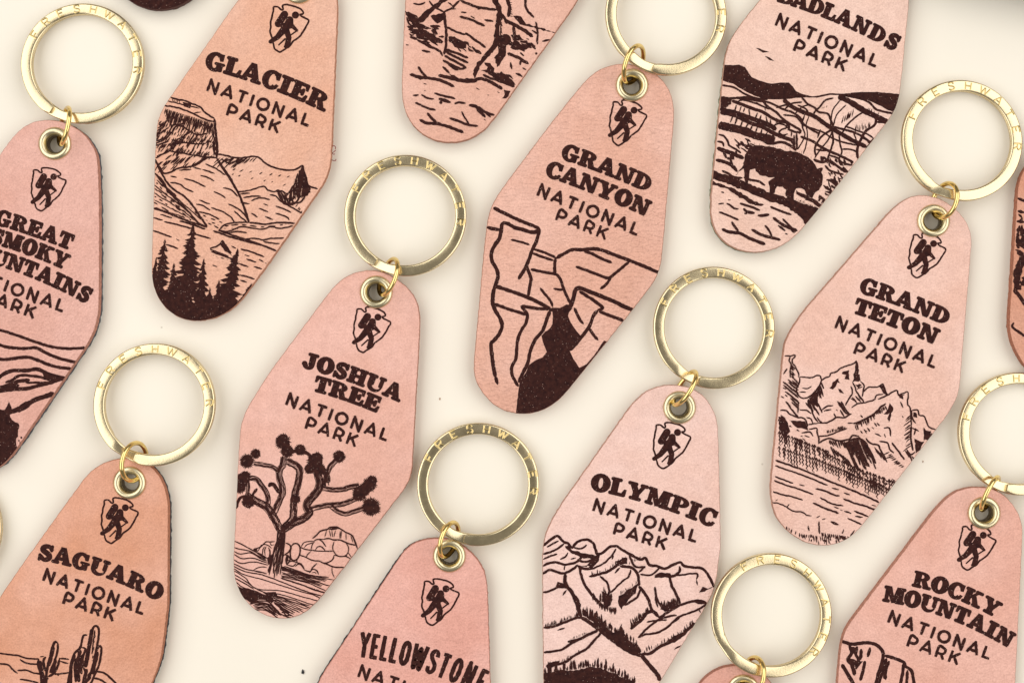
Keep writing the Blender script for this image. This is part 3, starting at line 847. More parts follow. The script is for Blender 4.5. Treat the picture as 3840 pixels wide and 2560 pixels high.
def fibres(spots, mat, parent, origin, name="thread_fibre"):
    """short loose threads sticking out of a cut edge: (px, py, list of offsets)"""
    for pts in spots:
        C = catmull(pts, 2.0); vs = []; fs = []; m = 5; r = 1.5 * S
        for i, (x, y) in enumerate(C):
            X, Y, Z = W(x, y, 0.0016 + 0.0004 * math.sin(i * .4))
            a = C[max(0, i - 1)]; b = C[min(len(C) - 1, i + 1)]; dx, dy = b[0] - a[0], -(b[1] - a[1]); l = math.hypot(dx, dy) or 1
            for j in range(m):
                t = 2 * math.pi * j / m
                vs.append((X - dy / l * r * math.cos(t), Y + dx / l * r * math.cos(t), Z + r * math.sin(t)))
        for i in range(len(C) - 1):
            for j in range(m): fs.append((i * m + j, i * m + (j + 1) % m, (i + 1) * m + (j + 1) % m, (i + 1) * m + j))
        new_mesh(name, vs, fs, mat, parent, True, origin)

def key_fob(label, E, theta, col, tan, ring=None, jump=None, grain=1.0, crease=0.0, seed=0, edge=None, back=None,
            emb=None, texts=(), art=(), eyelet=True, sc=1.0, marks=None):
    if marks: marks = [tuple(map(float, t.split(','))) for t in marks.split()]
    org = W(E[0], E[1], ZT); org = (org[0], org[1], 0.0)
    root = bpy.data.objects.new("key_fob", None); COL.objects.link(root)
    root.location = org; root.empty_display_size = 0.01
    root["label"] = label; root["category"] = "key fob"; root["group"] = "leather key fobs laid out in rows"
    ml = leather_mat("leather_%d" % seed, col, tan, grain, crease, seed)
    me_ = edge_mat("leather_edge_%d" % seed, edge or tuple(x * f for x, f in zip(tan, (0.70, 0.58, 0.52))))
    ec = edge or tuple(x * f for x, f in zip(tan, (0.70, 0.58, 0.52)))
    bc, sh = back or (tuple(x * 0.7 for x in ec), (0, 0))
    tag = slab_tag("leather_tag", E, theta, 0.0009, ZT, [ml, me_], root, org, seed, sc=sc, marks=marks)
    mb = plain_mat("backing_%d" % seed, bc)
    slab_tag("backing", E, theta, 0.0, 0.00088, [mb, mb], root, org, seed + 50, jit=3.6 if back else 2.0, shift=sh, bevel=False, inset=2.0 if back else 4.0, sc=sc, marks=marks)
    clip = hull(fitted_outline(E, theta, 1.5, 0, seed, sc, marks))
    if emb:
        k = Ink(clip, seed); emblem(k, *emb); k.build("emblem", tag, org)
    if texts:
        k = Ink(clip, seed + 1)
        for t in texts: write(k, *t)
        k.build("lettering", tag, org)
    if art:
        k = Ink(clip, seed + 2)
        for a_ in art: draw(k, *a_)
        k.build("illustration", tag, org)
    if eyelet:
        kk = S * (CAM_H - ZT) / CAM_H
        e0 = W(E[0], E[1], ZT)
        prof = [(62 * kk, ZT - .0001), (61.5 * kk, ZT + .00022), (58 * kk, ZT + .00052), (52 * kk, ZT + .00074), (46 * kk, ZT + .00078), (41 * kk, ZT + .00062),
                (36.5 * kk, ZT + .00030), (33.5 * kk, ZT - .00006), (32 * kk, ZT - .0004)]
        ey = lathe("eyelet", prof, e0, M_EYE, root, org)
        lathe("barrel", [(32 * kk, ZT - .0004), (30.8 * kk, ZT - .0009), (30.5 * kk, ZT - .0018), (30.5 * kk, 0.0002)], e0, M_PIT_SHADE, ey, org)
    if ring:
        C, butt, sgn, t0, t1 = ring[:5]
        split_ring(C, E, root, org, butt, sgn, t0, t1, roll=ring[5] if len(ring) > 5 else (0, 0), seed=seed)
    if jump: jump_ring(jump[0], jump[1], jump[2], root, org, *(jump[3:]))
    return root
# ---------------------------------------------------------------- the fobs; every drawing is in pixels of an enlarged detail (x0, y0, scale)
def std(o, title, nat, park, cap=118, ncap=92):
    t = [(o, SLAB, w, s, cap) for w, s in title]
    t.append((o, SANS, "NATIONAL", nat, ncap, .30, .245)); t.append((o, SANS, "PARK", park, ncap, .30, .245))
    return t

PINK = (0.78, 0.44, 0.345)
# --- gorge
oA = (1400, 0, 2); oB = (1700, 784, 2)
key_fob("pink leather key fob printed GRAND CANYON above a bold line drawing of a gorge", (2370, 320), 20.6, (0.809, 0.485, 0.388), (0.764, 0.423, 0.317), marks="2340,240 2520,360 2530,425 2500,720 2495,784 2470,1024 2375,1159 2265,1289 2160,1419 2020,1544 1935,1551 1860,1524 1807,1469 1777,1409 1780,1334 1825,849 1845,770 2075,450 2180,320 2250,260 2465,280 2500,320",
  seed=1, crease=1.0,
  ring=((2498, 57), -166, 1, -53, 104, (-0.035, 0)), jump=((2347, 312), (2405, 172), -1),
  emb=((2352, 462), 20, 172),
  texts=[(oA, SLAB, "GRAND", "1400,1190 1730,1296 2057,1445", 122), (oA, SLAB, "CANYON", "1282,1318 1665,1450 2045,1626", 122),
         (oA, SANS, "NATIONAL", "1222,1465 1975,1768", 92, .30, .245), (oB, SANS, "PARK", "762,80 1140,232", 90, .30, .245)],
  art=[(oB, """
12 300,-10 420,50 520,95 610,130 640,150 638,190 620,250 590,310 570,370 545,430 510,490 488,525
13 640,160 600,175 540,160 460,138 395,105 368,112 360,150 345,220 310,270 285,330 290,390 320,440 335,500 320,560 300,620 295,700 315,760 355,830 365,880 340,940 300,990 282,1010 290,1100 300,1180 315,1260
12t 315,1250 325,1290 334,1318; 12 250,138 300,148 350,155; 8t 430,230 500,245 575,268; 9 600,300 680,325 770,365; 9 590,330 660,355 750,385
11 570,370 550,420 565,470 582,520 572,580 562,655; 10 580,450 640,465 720,480 770,490 800,520 825,590 850,650 875,700 885,730
9t 650,590 690,640 730,690 745,735; 9t 748,595 790,603 838,605; 11 765,370 760,430 762,490
12 770,370 830,335 890,305 960,305 1050,298 1120,310 1250,360 1320,385 1420,425 1545,478; 10t 975,312 1040,335 1110,370 1192,402
10 918,432 1000,460 1080,490 1150,515 1180,510 1240,460 1290,420 1320,395; 10t 1185,510 1150,560 1100,600
13 308,575 400,605 500,640 600,680 720,745 742,765; 11 303,710 400,745 480,770 548,792
11 720,750 640,745 560,735 515,730 535,760 555,790 545,850 510,910 485,970 475,1050 470,1120 440,1180 440,1240 465,1290 490,1330
12 725,760 700,830 670,910 620,970 590,1030 570,1090 560,1150 520,1230 490,1300
14 875,740 900,670 915,610 938,592 1000,610 1100,650 1200,690 1280,730 1352,757
11 945,615 1000,650 1060,690 1122,740 1080,755; 12 1085,758 1050,800 1030,860 1000,910 960,960 920,1010 870,1060
11 1092,765 1150,790 1220,815 1282,840; 10t 905,738 930,790 950,830 978,864; 10t 1015,890 1050,940 1088,986
P 738,738 800,740 850,715 885,720 892,745 867,775 860,800 880,850 920,910 955,950 935,1000 870,1060 900,1120 945,1190 1000,1160 1060,1090 1130,985 1180,1000 1050,1260 900,1420 750,1540 600,1580 468,1580 475,1480 490,1350 500,1290 540,1230 570,1165 620,1130 670,1110 700,1070 690,1040 670,990 660,950 690,920 720,900 745,860 745,800
""")])

# --- desert tree
oA = (800, 1000, 2); oB = (800, 1600, 2)
key_fob("pink leather key fob printed JOSHUA TREE above a branching desert tree and boulders", (1411, 1095), 19.2, (0.809, 0.485, 0.407), (0.764, 0.428, 0.34), marks="1355,1015 1300,1035 1260,1065 1215,1120 1090,1295 965,1465 922,1540 900,1610 892,1740 887,1850 880,2050 874,2130 890,2200 925,2260 990,2305 1060,2320 1120,2310 1180,2265 1240,2190 1340,2050 1425,1945 1490,1865 1535,1805 1547,1735 1555,1550 1565,1400 1577,1190 1565,1135 1535,1085 1500,1055",
  seed=2, grain=.7, sc=.985,
  ring=((1520, 808), -148, -1, -61, 97, (0.02, 0.0)), jump=((1430, 1108), (1482, 968), 1),
  emb=((1392, 1237), 19.5, 172),
  texts=std(oA, [("JOSHUA", "658,752 1030,848 1395,1016"), ("TREE", "742,930 985,993 1228,1096")], "537,1032 1297,1308", "683,1210 1065,1350", 120),
  art=[(oB, """
C 60 512,790 478,720 440,655 400,600 330,560 255,520
C 40 405,605 412,540 392,480 350,420 320,388 250,380; C 28 250,400 262,440 252,510; 9 330,460 300,500 290,530; 10 252,515 205,530 182,570 172,612
B 48 262,560; B 52 215,400; B 46 200,450; B 40 240,370
C 50 445,660 490,570 520,490 512,430 495,370 500,320 520,290 530,225; B 56 520,108; B 48 552,180; B 42 652,172; 12 560,200 620,180 690,190 735,222
C 34 495,342 450,302 390,287 305,272; B 52 252,256; B 36 316,200; 13 500,500 472,460 450,430 425,432 418,450; O 16 430,430
C 56 548,255 600,280 640,310 645,360 632,430 612,500 602,560 600,620 590,690 520,765; B 34 618,540
C 60 515,775 600,722 680,685 722,640 700,590 740,530 782,480 800,420 782,350 765,300; B 56 762,256; B 40 722,312; B 44 800,320; B 40 780,230
C 40 850,440 845,380 870,310 900,272 935,240; B 44 943,222; 18 790,320 850,350 858,420
C 40 808,455 880,470 960,470 1030,450 1095,438; B 52 1172,432; B 54 1098,500; B 46 1135,465; B 36 1190,400
C 40 715,625 790,600 880,585 960,580 1040,552 1085,525; C 38 880,592 930,632 990,652 1060,632 1135,608; B 66 1182,598
"""), ((860, 1900, 3.5633), """
M 8 5.5 4 655,290 622,480 565,680 505,890 | 745,330 722,520 692,750 672,985; P 690,240 735,250 752,380 738,520 700,600 680,560 690,400; P 560,640 585,620 570,740 530,880 510,870 545,760; P 712,560 740,520 712,760 695,760; P 500,680 560,630 545,760 520,770
5 330,560 400,540 440,510 490,465 540,465 605,460; O 28 345,575; 4 370,600 400,560 430,510 480,500 530,520 562,552; 4 440,640 450,560 472,528; 4 480,650 470,580 492,528; 5 530,680 542,600 520,540; 6 380,605 440,645 500,680; 4 540,470 560,510 600,500
6 750,478 800,500 822,540 790,602 730,642; 5 730,642 782,642 812,702 770,772; 5 698,762 710,680 730,642; 7 770,642 758,720 772,782; PF 760,640 800,640 790,690 815,720 770,720
6 830,520 860,490 910,490 942,530 942,620 910,690 860,712 820,682 815,600 830,520; 5 940,530 1000,560 1090,575 1180,585 1290,590 1392,585; 4 960,530 990,480 1050,460 1132,455; 4 1000,540 1040,500 1100,480 1127,470; 5 1128,455 1180,430 1240,460 1292,532; 4 1090,572 1110,500 1142,460; 5 1150,572 1180,530 1230,530 1282,582
6 1110,420 1170,370 1220,320 1300,300 1350,270 1430,270 1500,300 1560,340 1630,370 1660,420 1692,500 1712,562; PF 1320,295 1350,265 1430,262 1490,290 1420,300 1360,300; 6 1255,432 1330,420 1400,440 1480,440 1550,470 1600,490 1694,512; 5 1170,430 1260,430
3.5 1300,310 1275,402; 3.5 1338,308 1358,402; 3.5 1370,310 1380,402; 3.5 1420,310 1395,402; 3.5 1480,320 1475,422; 3.5 1500,310 1490,422; 3.5 1560,350 1560,442; 3.5 1622,380 1650,470
4 1400,460 1380,540 1400,600 1450,650 1520,660 1580,620 1592,540 1560,480; 4 1580,600 1632,672; 5 1400,640 1480,660 1560,660 1622,692; 6 1575,620 1560,660
5 940,642 1000,660 1060,690 1120,715 1200,720 1250,745 1320,740 1380,700 1402,640; 4 1090,590 1040,640 1030,682; 4 940,560 950,642; 6 1250,745 1320,770 1400,800 1535,806; 5 910,690 900,740 960,760 1002,832; 5 900,740 830,720 778,742; 5 780,772 850,790 892,750; 5 880,792 930,760 980,800 1002,842; 5 1000,842 1080,860 1110,810 1172,750; 5 1070,882 1110,830 1170,850 1192,902; 4 1100,882 1140,870 1162,892; 3.5 1370,800 1375,870 1402,942
4.5 65,455 150,490 250,545 350,600 430,655 500,690; 4.5 65,540 150,565 220,575 300,600 380,650 490,702; 4.5 65,590 130,625 200,620 270,610 340,635 420,690 502,722; 4.5 65,630 140,680 200,690 270,680 350,690 430,720 512,747; 4.5 58,700 130,745 200,750 280,735 360,735 440,755 517,772; 4.5 58,755 150,800 240,835 330,850 430,870 502,892; 4 320,842 380,810 440,800 500,806; 4 330,852 400,872 462,872
5 58,790 180,850 300,880 420,900 540,940 660,985 800,1040 950,1100 1100,1150 1232,1187; 4.5 58,820 170,890 290,930 420,960 560,1005 700,1050 860,1100 1000,1140 1120,1170 1222,1222; 4.5 62,850 160,910 230,960 270,1020 340,1080 450,1105 600,1110 720,1125 850,1160 980,1200 1100,1230 1202,1262; 4.5 66,900 150,950 230,1000 310,1060 420,1120 520,1150 650,1160 800,1200 950,1250 1060,1290 1152,1312; 5 66,940 150,990 240,1040 330,1100
M 9 4.5 2 700,775 900,850 1150,920 1425,950 | 690,930 850,965 1100,1030 1292,1122; P 700,790 850,840 1000,890 1100,930 1080,950 950,910 800,870 700,850
M 9 4.5 3 520,1160 700,1195 900,1260 1110,1330 | 600,1290 720,1370 800,1430 880,1470; M 5 5 4 80,1010 200,1080 330,1130 450,1200 | 150,1170 250,1190 350,1200 420,1220
P 110,1075 250,1085 350,1115 450,1160 560,1190 605,1250 560,1290 480,1240 390,1235 300,1285 210,1230 130,1160; P 450,1140 620,1130 640,1180 600,1200 500,1180
M 7 5 3 270,1290 400,1250 540,1280 640,1380 740,1450 | 340,1380 450,1370 540,1410 620,1460 690,1500; M 4 6 3 640,1300 760,1390 860,1440 | 720,1440 780,1470 840,1480; 6 690,950 850,1000 1000,1050 1150,1110 1285,1142; H 20 26,18 26,60 3.5 700,945 1240,1125
""", .84, .8)])

# --- glacier valley
oA = (500, 0, 2.45); oB = (500, 340, 1.7422)
fob_glacier = key_fob("tan pink leather key fob printed GLACIER above mountains, a lake and dark pines", (1121, -46), 19.0, (0.819, 0.49, 0.364), (0.783, 0.428, 0.294), marks="641,363 615,397 595,437 586,489 580,598 576,742 572,885 568,1000 575,1075 609,1143 655,1184 730,1205 798,1195 867,1161 913,1115 999,1000 1103,845 1189,724 1223,673 1240,615 1246,512 1249,449 1255,245 1263,82 1267,0 892,0 786,151 729,233 675,310",
  seed=3, grain=1.2,
  ring=((1235, -330), -150, -1, -61, 97), jump=((1140, -40), (1190, -180), 1),
  emb=((1082, 108), 19, 180),
  texts=[(oA, SLAB, "GLACIER", "650,630 1200,764 1757,1032", 166), (oA, SANS, "NATIONAL", "668,835 1605,1165", 112, .30, .245), (oA, SANS, "PARK", "848,1058 1328,1226", 110, .30, .245)],
  art=[(oB, """
7 240,42 290,60 330,65 380,85 440,110 470,145 530,185; 7 200,98 280,110 340,130 400,155 460,185 528,206; 5 225,70 270,78 330,95 380,105 430,115; H 8 10,20 12,26 4 250,55 370,90; 6 310,90 350,100 370,115; 5 390,150 440,140
P 325,75 380,85 370,118 330,105
10 530,185 534,240 540,300 548,370 545,440; 7 540,300 520,360 535,420
7 548,415 600,425 680,440 750,435 795,430 830,445 870,480 930,505 1000,520 1060,515 1105,490 1112,520 1130,570 1145,620 1205,642
P 1105,488 1078,545 1074,590 1104,640 1096,690 1140,682 1160,642 1138,600 1122,545; H 9 -6,50 40,95 5 1075,570 1030,650; H 7 -4,50 60,100 5 1085,600 1050,640; 7 1030,640 1022,740 1060,732 1090,695 1140,682
6 680,660 740,655 800,640 850,625 880,650 920,660 950,650 990,690 1020,660 1042,625 1060,610; 6 940,670 970,700 985,740 1022,745; H 6 12,40 30,60 4.5 945,672 1000,690
9 545,440 580,500 620,560 670,640 700,700 730,780 755,862; 7 545,440 510,435 480,440 420,480 360,500 300,505 250,530 200,540 180,510 148,465
8 142,450 180,530 220,600 270,650 330,690 380,740 420,800 482,888; 7 138,540 190,590 230,660 300,730 360,790 420,860 482,892; 6 560,465 600,520 640,580 662,640
6 250,320 300,335 370,345 420,350 470,345; 6 230,395 300,405 380,420 450,430 520,440; 6 145,440 200,410 250,370 290,320 330,300 370,250; 6 148,330 200,310 240,260 260,225 310,220 350,190; 6 310,225 360,260 420,290 482,280; 6 430,210 470,230 520,240; 6 400,280 370,330 350,380
H 40 -14,50 30,105 5 212,118 522,214; H 26 -25,45 16,55 5 170,195 520,300; H 22 -26,40 18,60 5 155,290 525,350; H 16 -26,36 20,60 5 150,370 500,400; H 9 -26,30 40,70 5 160,500 440,460; H 12 -30,14 20,45 5 230,190 160,290; H 10 -10,50 20,60 5 525,250 540,400
H 13 -36,36 25,100 5 570,438 800,440; H 8 -20,12 12,28 5 600,500 1040,560; H 6 -20,12 12,28 5 640,540 1000,610
6 240,560 285,566; 6 332,575 390,590 472,628; 6 240,600 300,610 340,640 392,662; 6 440,555 490,570 528,590; 6 525,660 560,675 602,702; 6 585,635 640,650 682,692; 6 430,715 500,742; 6 410,740 460,755 502,782; 6 390,500 442,516; 6 450,515 532,542; 6 470,480 540,510 602,552; 6 620,740 680,770 722,802 752,852; 6 510,765 580,790 632,822 662,862; 6 430,790 500,810 562,842; 6 660,785 700,825 742,857; 6 300,520 380,515
D 6 38 22 150,600 220,680 300,760 380,830 440,880; D 6 44 20 140,640 210,700 290,770 380,850; D 6 44 20 138,690 200,730 280,790 360,850; D 6 44 20 135,730 200,770 280,815 350,850; D 6 40 22 170,600 230,670 300,720; D 6 40 16 340,700 400,770 450,830; D 6 36 18 350,740 420,810 470,860; D 6 40 16 420,800 520,840 600,870; D 6 30 14 430,830 500,855 560,880; D 6 30 14 450,850 520,880 560,900
6 695,675 762,670; 6 720,700 780,690 832,690; 6 770,720 830,700 892,712; 6 890,680 930,690 960,720 1030,760 1102,802; 6 930,755 990,775 1032,797; 6 820,770 882,792; 6 770,800 812,827; 6 860,820 912,842; 6 928,800 1000,825 1018,848; 6 700,730 760,740; 6 850,740 880,750; 6 1000,700 1040,720; H 5 -12,16 14,24 5 1075,745 1110,800
7 755,862 800,866 870,872 940,862 1055,866; 6 560,910 590,880 640,865 720,860 755,862; 6 560,912 620,920 700,890 760,895 840,905 900,890 960,900 1045,884; 7 522,916 620,950 740,985 840,1010 935,1047; 7 555,912 680,955 800,995 925,1042; 6 730,970 790,965 850,975 900,965 985,964; 6 620,930 680,920 742,930; 6 850,985 900,995 955,1000; D 6 40 20 600,885 700,875 850,890 1000,872; D 6 30 16 570,900 640,900 700,905
7 130,768 200,790 300,830 380,860 482,892; 6 175,808 252,832; 7 128,830 192,847; 7 200,855 300,880 382,902; 7 300,850 400,880 472,907; 7 128,914 252,957; 7 388,934 505,966; 6 280,970 302,980; 7 212,1003 294,1032; 6 640,1014 672,1031; 7 700,1034 760,1050 855,1086; 6 728,1073 757,1081; 7 738,1099 802,1121; 7 688,1128 752,1151; 7 788,1149 842,1166; 7 698,1203 792,1231; 7 698,1238 742,1251; 6 518,1139 548,1151; 6 820,1100 850,1120; 5 860,1125 870,1130; 6 400,1070 440,1085
7 500,1030 540,1020 570,1000 582,982 602,1010 622,1040 642,1062; 6 500,1035 560,1060 622,1082; 6 508,1050 600,1085 682,1107; D 5 24 14 520,1075 600,1100 700,1120; PF 563,1000 582,980 592,1010 610,1000 625,1035 645,1078 600,1045
T 118 392,878 330,1450; T 84 207,975 150,1420; T 66 462,1098 430,1450; T 96 682,1035 590,1450; T 34 775,1262 690,1400; T 60 500,1290 490,1470; T 66 265,1130 240,1450; T 56 560,1240 540,1470; T 46 150,1090 120,1400
PF 90,1280 150,1310 240,1345 330,1385 430,1405 500,1400 560,1400 640,1400 690,1395 650,1450 560,1520 400,1570 250,1530 130,1410 90,1300
H 30 -14,50 18,70 5 225,150 520,240; H 22 -22,40 14,40 5 180,250 520,330; H 20 -24,36 14,50 5 160,340 520,420; 6 150,300 190,270 230,240; 6 145,360 190,345 230,330; 6 330,360 300,400 280,440; 6 400,360 380,410; 6 450,360 430,420; 6 210,450 250,420; 6 250,470 300,430
""", .88, 1.7), ((560, 350, 1.8667), """
M 5 4.5 3 35,590 100,650 200,740 300,830 380,900 | 35,800 130,830 220,860 300,895; 6 40,560 110,650 190,720; D 5.5 40 16 60,680 150,750 230,820; 6 500,460 560,490 620,470; 6 520,480 600,450; 6 555,500 640,455; 6 610,500 690,450; 6 660,490 700,460
PF 1080,503 1045,545 1032,595 1058,602 1075,560 1095,572 1106,640 1127,690 1090,717 1073,682 1086,620; 6 1040,560 1000,690; 6 1055,570 1010,742; 6 1030,660 1000,752; 6 1060,600 1040,742; 6 1085,640 1065,732; 6 1072,600 1050,735; 7 985,690 1005,760 1060,760 1092,715; 7 905,685 935,762; 7 925,690 955,767; 7 945,700 975,772; 7 890,690 930,685 960,705 987,690; 6 900,690 920,740 970,772 1010,762
H 12 -30,14 20,44 6 100,210 60,330; H 14 -26,28 20,50 6 90,360 250,330; H 12 -30,30 30,70 6 80,480 300,440; H 12 -20,36 20,50 6 240,300 440,330; 6 50,440 130,410 200,350 240,300 290,270; 6 45,350 110,320 160,270 190,230 240,235; 6 300,510 370,465 430,445
""", .88, 1.7)])

M_THREAD = plain_mat("red_thread", (0.35, 0.02, 0.03))
fibres([[(1244, 550), (1253, 547), (1258, 553), (1257, 560)], [(1246, 574), (1252, 570), (1259, 564)], [(1244, 600), (1252, 603), (1259, 602), (1259, 597)], [(1246, 575), (1250, 579), (1256, 578)]], M_THREAD, fob_glacier, tuple(fob_glacier.location))

# --- teeth of rock above a lake
oA = (2664, 600, 2); oB = (2664, 1250, 2)
key_fob("pale pink leather key fob printed GRAND TETON above jagged peaks, forest and lake", (3500, 828), 20.8, (0.848, 0.572, 0.485), (0.812, 0.512, 0.414), marks="3464,732 3414,735 3374,760 3314,820 3164,995 3014,1165 2969,1230 2944,1280 2936,1340 2929,1400 2916,1550 2904,1700 2889,1815 2894,1885 2919,1950 2964,2000 3004,2026 3094,2046 3144,2038 3194,2011 3239,1961 3364,1790 3464,1665 3534,1580 3579,1510 3599,1460 3609,1300 3619,1100 3634,975 3646,900 3639,860 3609,810 3574,775",
  seed=4, grain=.9, sc=.992,
  ring=((3608, 527), -146, -1, -64, 96, (-0.02, 0.0)), jump=((3525, 822), (3560, 684), 1),
  emb=((3474, 960), 22, 170),
  texts=[(oA, SLAB, "GRAND", "1110,992 1438,1092 1767,1244", 120), (oA, SLAB, "TETON", "1064,1146 1373,1242 1682,1386", 120), (oA, SANS, "NATIONAL", "928,1257 1680,1562", 92, .30, .245), (oB, SANS, "PARK", "1070,148 1442,298", 90, .30, .245)],
  art=[(oB, """
Z 8 60,120 7 6 515,640 570,760; Z 10 60,130 8 5.5 520,740 680,800; Z 12 60,120 8 5.5 520,850 760,930; Z 13 50,110 8 5.5 650,790 880,880; Z 14 50,110 8 5.5 780,930 1040,1040; Z 13 50,100 8 5.5 860,890 1080,1000; Z 13 60,110 8 5.5 1030,1040 1250,1130; Z 14 50,110 8 6 1080,1000 1380,1110; Z 10 50,90 7 5.5 1200,1090 1330,1160; PF 515,620 560,640 600,720 570,770 520,730
Q 22 20,12 14,30 5 520,640 640,690 700,800 860,850 900,930 800,900 640,800 530,760; Q 26 20,10 14,34 6 1000,980 1060,1000 1200,1060 1380,1090 1380,1120 1200,1110 1040,1050
7 488,950 700,1025 950,1130 1100,1190 1265,1264; 6 485,990 600,1030 750,1085 878,1138; 6 483,1070 560,1100 620,1122; 6 668,1134 707,1141; 6 478,1101 580,1140 680,1170 772,1208; 7 788,1162 860,1180 930,1210 970,1216; 6 912,1156 964,1171; 6 1003,1194 1047,1208; 6 468,1184 530,1205 600,1220 692,1248; 6 823,1229 900,1270 950,1285 997,1290; 7 998,1239 1080,1270 1150,1290 1245,1322; 7 768,1267 850,1305 962,1346; 6 928,1299 962,1311; 6 1003,1331 1057,1348; 7 1078,1329 1185,1372; 6 1083,1367 1142,1379; 6 1028,1382 1080,1405 1135,1432; 5 463,1264 520,1275 570,1300 620,1330 680,1335 720,1360 758,1366; 9 904,1410 962,1431; 5 798,1380 820,1364; 5 835,1395 862,1388; 6 575,1298 590,1280; 5 490,1256 505,1243; 5 975,1320 990,1326; 5 1210,1288 1240,1292
H 10 -2,20 14,34 5 540,1430 760,1540; H 14 2,24 20,60 5 690,1500 900,1530; H 14 4,24 20,50 6 830,1490 1030,1520; 6 815,1410 818,1500; 6 735,1440 740,1480; 5 1000,1465 990,1500; 5 1080,1475 1050,1520; Q 16 6,14 14,30 5 700,1500 900,1500 1050,1520 950,1560 760,1550
""", .96, 2.0), ((2900, 1310, 2.0364), """
5 85,48 130,50 165,42 160,62 145,75 150,110 165,125 180,155 195,185 190,215; 5 130,52 120,85 135,110 130,160 128,215; H 7 40,40 30,60 5 130,110 135,205; 6 80,185 105,145
6 75,245 195,345; 6 75,270 190,370; 6 75,290 100,300; 6 110,230 195,290; 6 115,250 190,310; 6 90,320 195,400; 6 90,345 110,360; 6 120,340 200,410; 6 60,355 80,372; 6 130,370 195,430; 6 95,395 135,450 190,515; 6 160,225 195,260; 6 145,235 190,275; 5 190,400 188,485; 6 150,300 190,335; 6 140,400 195,455
6 50,465 95,465 130,495 180,515 240,530 262,590; PF 115,535 180,545 245,550 262,615 215,605 165,585; 6 215,635 280,630 302,662; 6 240,655 277,667; PF 55,495 85,530 105,545 80,548; 6 60,500 100,545
5.5 200,210 240,210 290,215 350,198 366,240 345,285 310,330 260,370 210,365 185,340 180,300 200,250 200,210; 5 222,295 260,298 292,280; 5 200,325 252,328; H 17 20,60 50,110 6 366,245 262,385; H 10 20,50 30,70 6 350,300 290,370
6 245,405 290,460 310,510 342,557; 6 265,380 320,450 352,502; 6 300,350 350,430 372,482; 5.5 200,460 260,465 287,492; 5.5 250,515 285,530 302,562; 5.5 335,515 355,545 382,562; 6 285,370 340,440
5.5 365,240 400,215 430,205 435,185 480,170 520,140 580,120 620,105 632,88 642,115 650,140; PF 632,95 656,150 650,185 610,190 620,150; PF 610,190 660,195 666,235 605,250 615,220; 5.5 605,250 625,290 640,330 692,392; 5.5 665,240 692,270 690,300 680,362; PF 625,270 660,255 680,270 650,290; 5 640,302 682,285
PF 518,180 577,155 577,237 545,225 560,205 540,205 555,190 530,192; PF 433,290 450,255 497,218 502,240 517,262 485,255 470,287 450,302; PF 498,300 520,300 537,342 510,330
5.5 590,280 605,330 580,370 550,427; 6 600,365 642,412; 6 625,355 672,402; 6 650,350 692,402; 5 590,375 622,392; 5.5 600,445 640,415 700,405 782,380; 5.5 690,325 720,290 800,285 836,265 860,320 877,352; PF 813,285 838,265 877,352 840,340; 5 840,340 790,350 775,382
5.5 800,380 870,350 940,312 955,345 992,377; 5 965,355 1002,345; 5 960,345 1025,322 1030,350 1025,420 1045,450 1055,582; PF 953,335 992,350 992,382 965,366; 6 370,460 410,435 457,427; 6 385,470 442,455
6 490,395 540,470 572,497; 6 520,395 560,470 592,494; 6 460,485 478,522; 6 480,455 492,467; 6 510,460 542,517; 6 345,560 400,560 440,545 480,520 540,520 597,489; 5 258,575 345,560; 6 505,400 550,480
5.5 270,610 330,600 335,640 350,690 345,722; 5.5 345,660 400,660 460,640 562,601; H 13 -4,-30 14,30 5 412,642 548,606; 6 568,562 607,562; 7 608,565 650,555 720,520 770,490 810,450 862,411; H 26 12,40 22,54 5.5 622,572 852,430
6 350,715 415,680 470,690 530,695 580,685 605,655 652,660; H 10 22,50 30,64 6 425,690 545,700; H 15 50,120 120,250 7 545,710 640,668; H 10 50,110 120,240 6.5 650,662 705,702; PF 570,700 620,668 690,800 740,892 700,890 640,800; H 8 30,60 40,110 6 440,740 560,830
6.5 705,675 740,715 800,730 820,770 862,842; H 7 20,40 40,74 5.5 770,742 830,800; 6 810,700 870,712 890,760 922,792; 7 905,710 950,770 1002,842; 6 845,600 885,600 897,662; 6 778,640 822,662; 6 845,645 857,672
7 665,620 682,642; 7 690,610 712,637; 7 720,600 737,627; 7 755,595 767,607; 7 770,560 792,587; 7 790,560 812,582; 7 665,500 682,517; 7 700,627 717,620
PF 890,403 922,455 910,467 886,562 868,530 890,490 848,490 870,450; 6 970,400 992,442; H 11 -40,30 36,80 5.5 1055,495 1055,725; 7 985,508 992,520; 7 1052,580 1050,660 1060,740 1066,772
5.5 1050,465 1100,462 1115,500 1150,510 1170,550 1190,590 1245,612; PF 1065,480 1102,490 1097,517 1070,510; 6 1055,470 1060,520 1087,562; 6 1060,600 1112,622; 6 1087,600 1075,652; PF 1148,590 1165,620 1202,630 1182,692 1153,680; H 7 -8,30 40,80 5.5 1165,620 1218,640; PF 1083,680 1110,700 1152,700 1120,762 1088,792; 6 1018,760 1050,802 1082,780; H 7 20,40 40,80 5.5 1008,770 1080,830; H 10 -26,10 24,54 5.5 890,785 1000,892
""", .96, 2.0)])

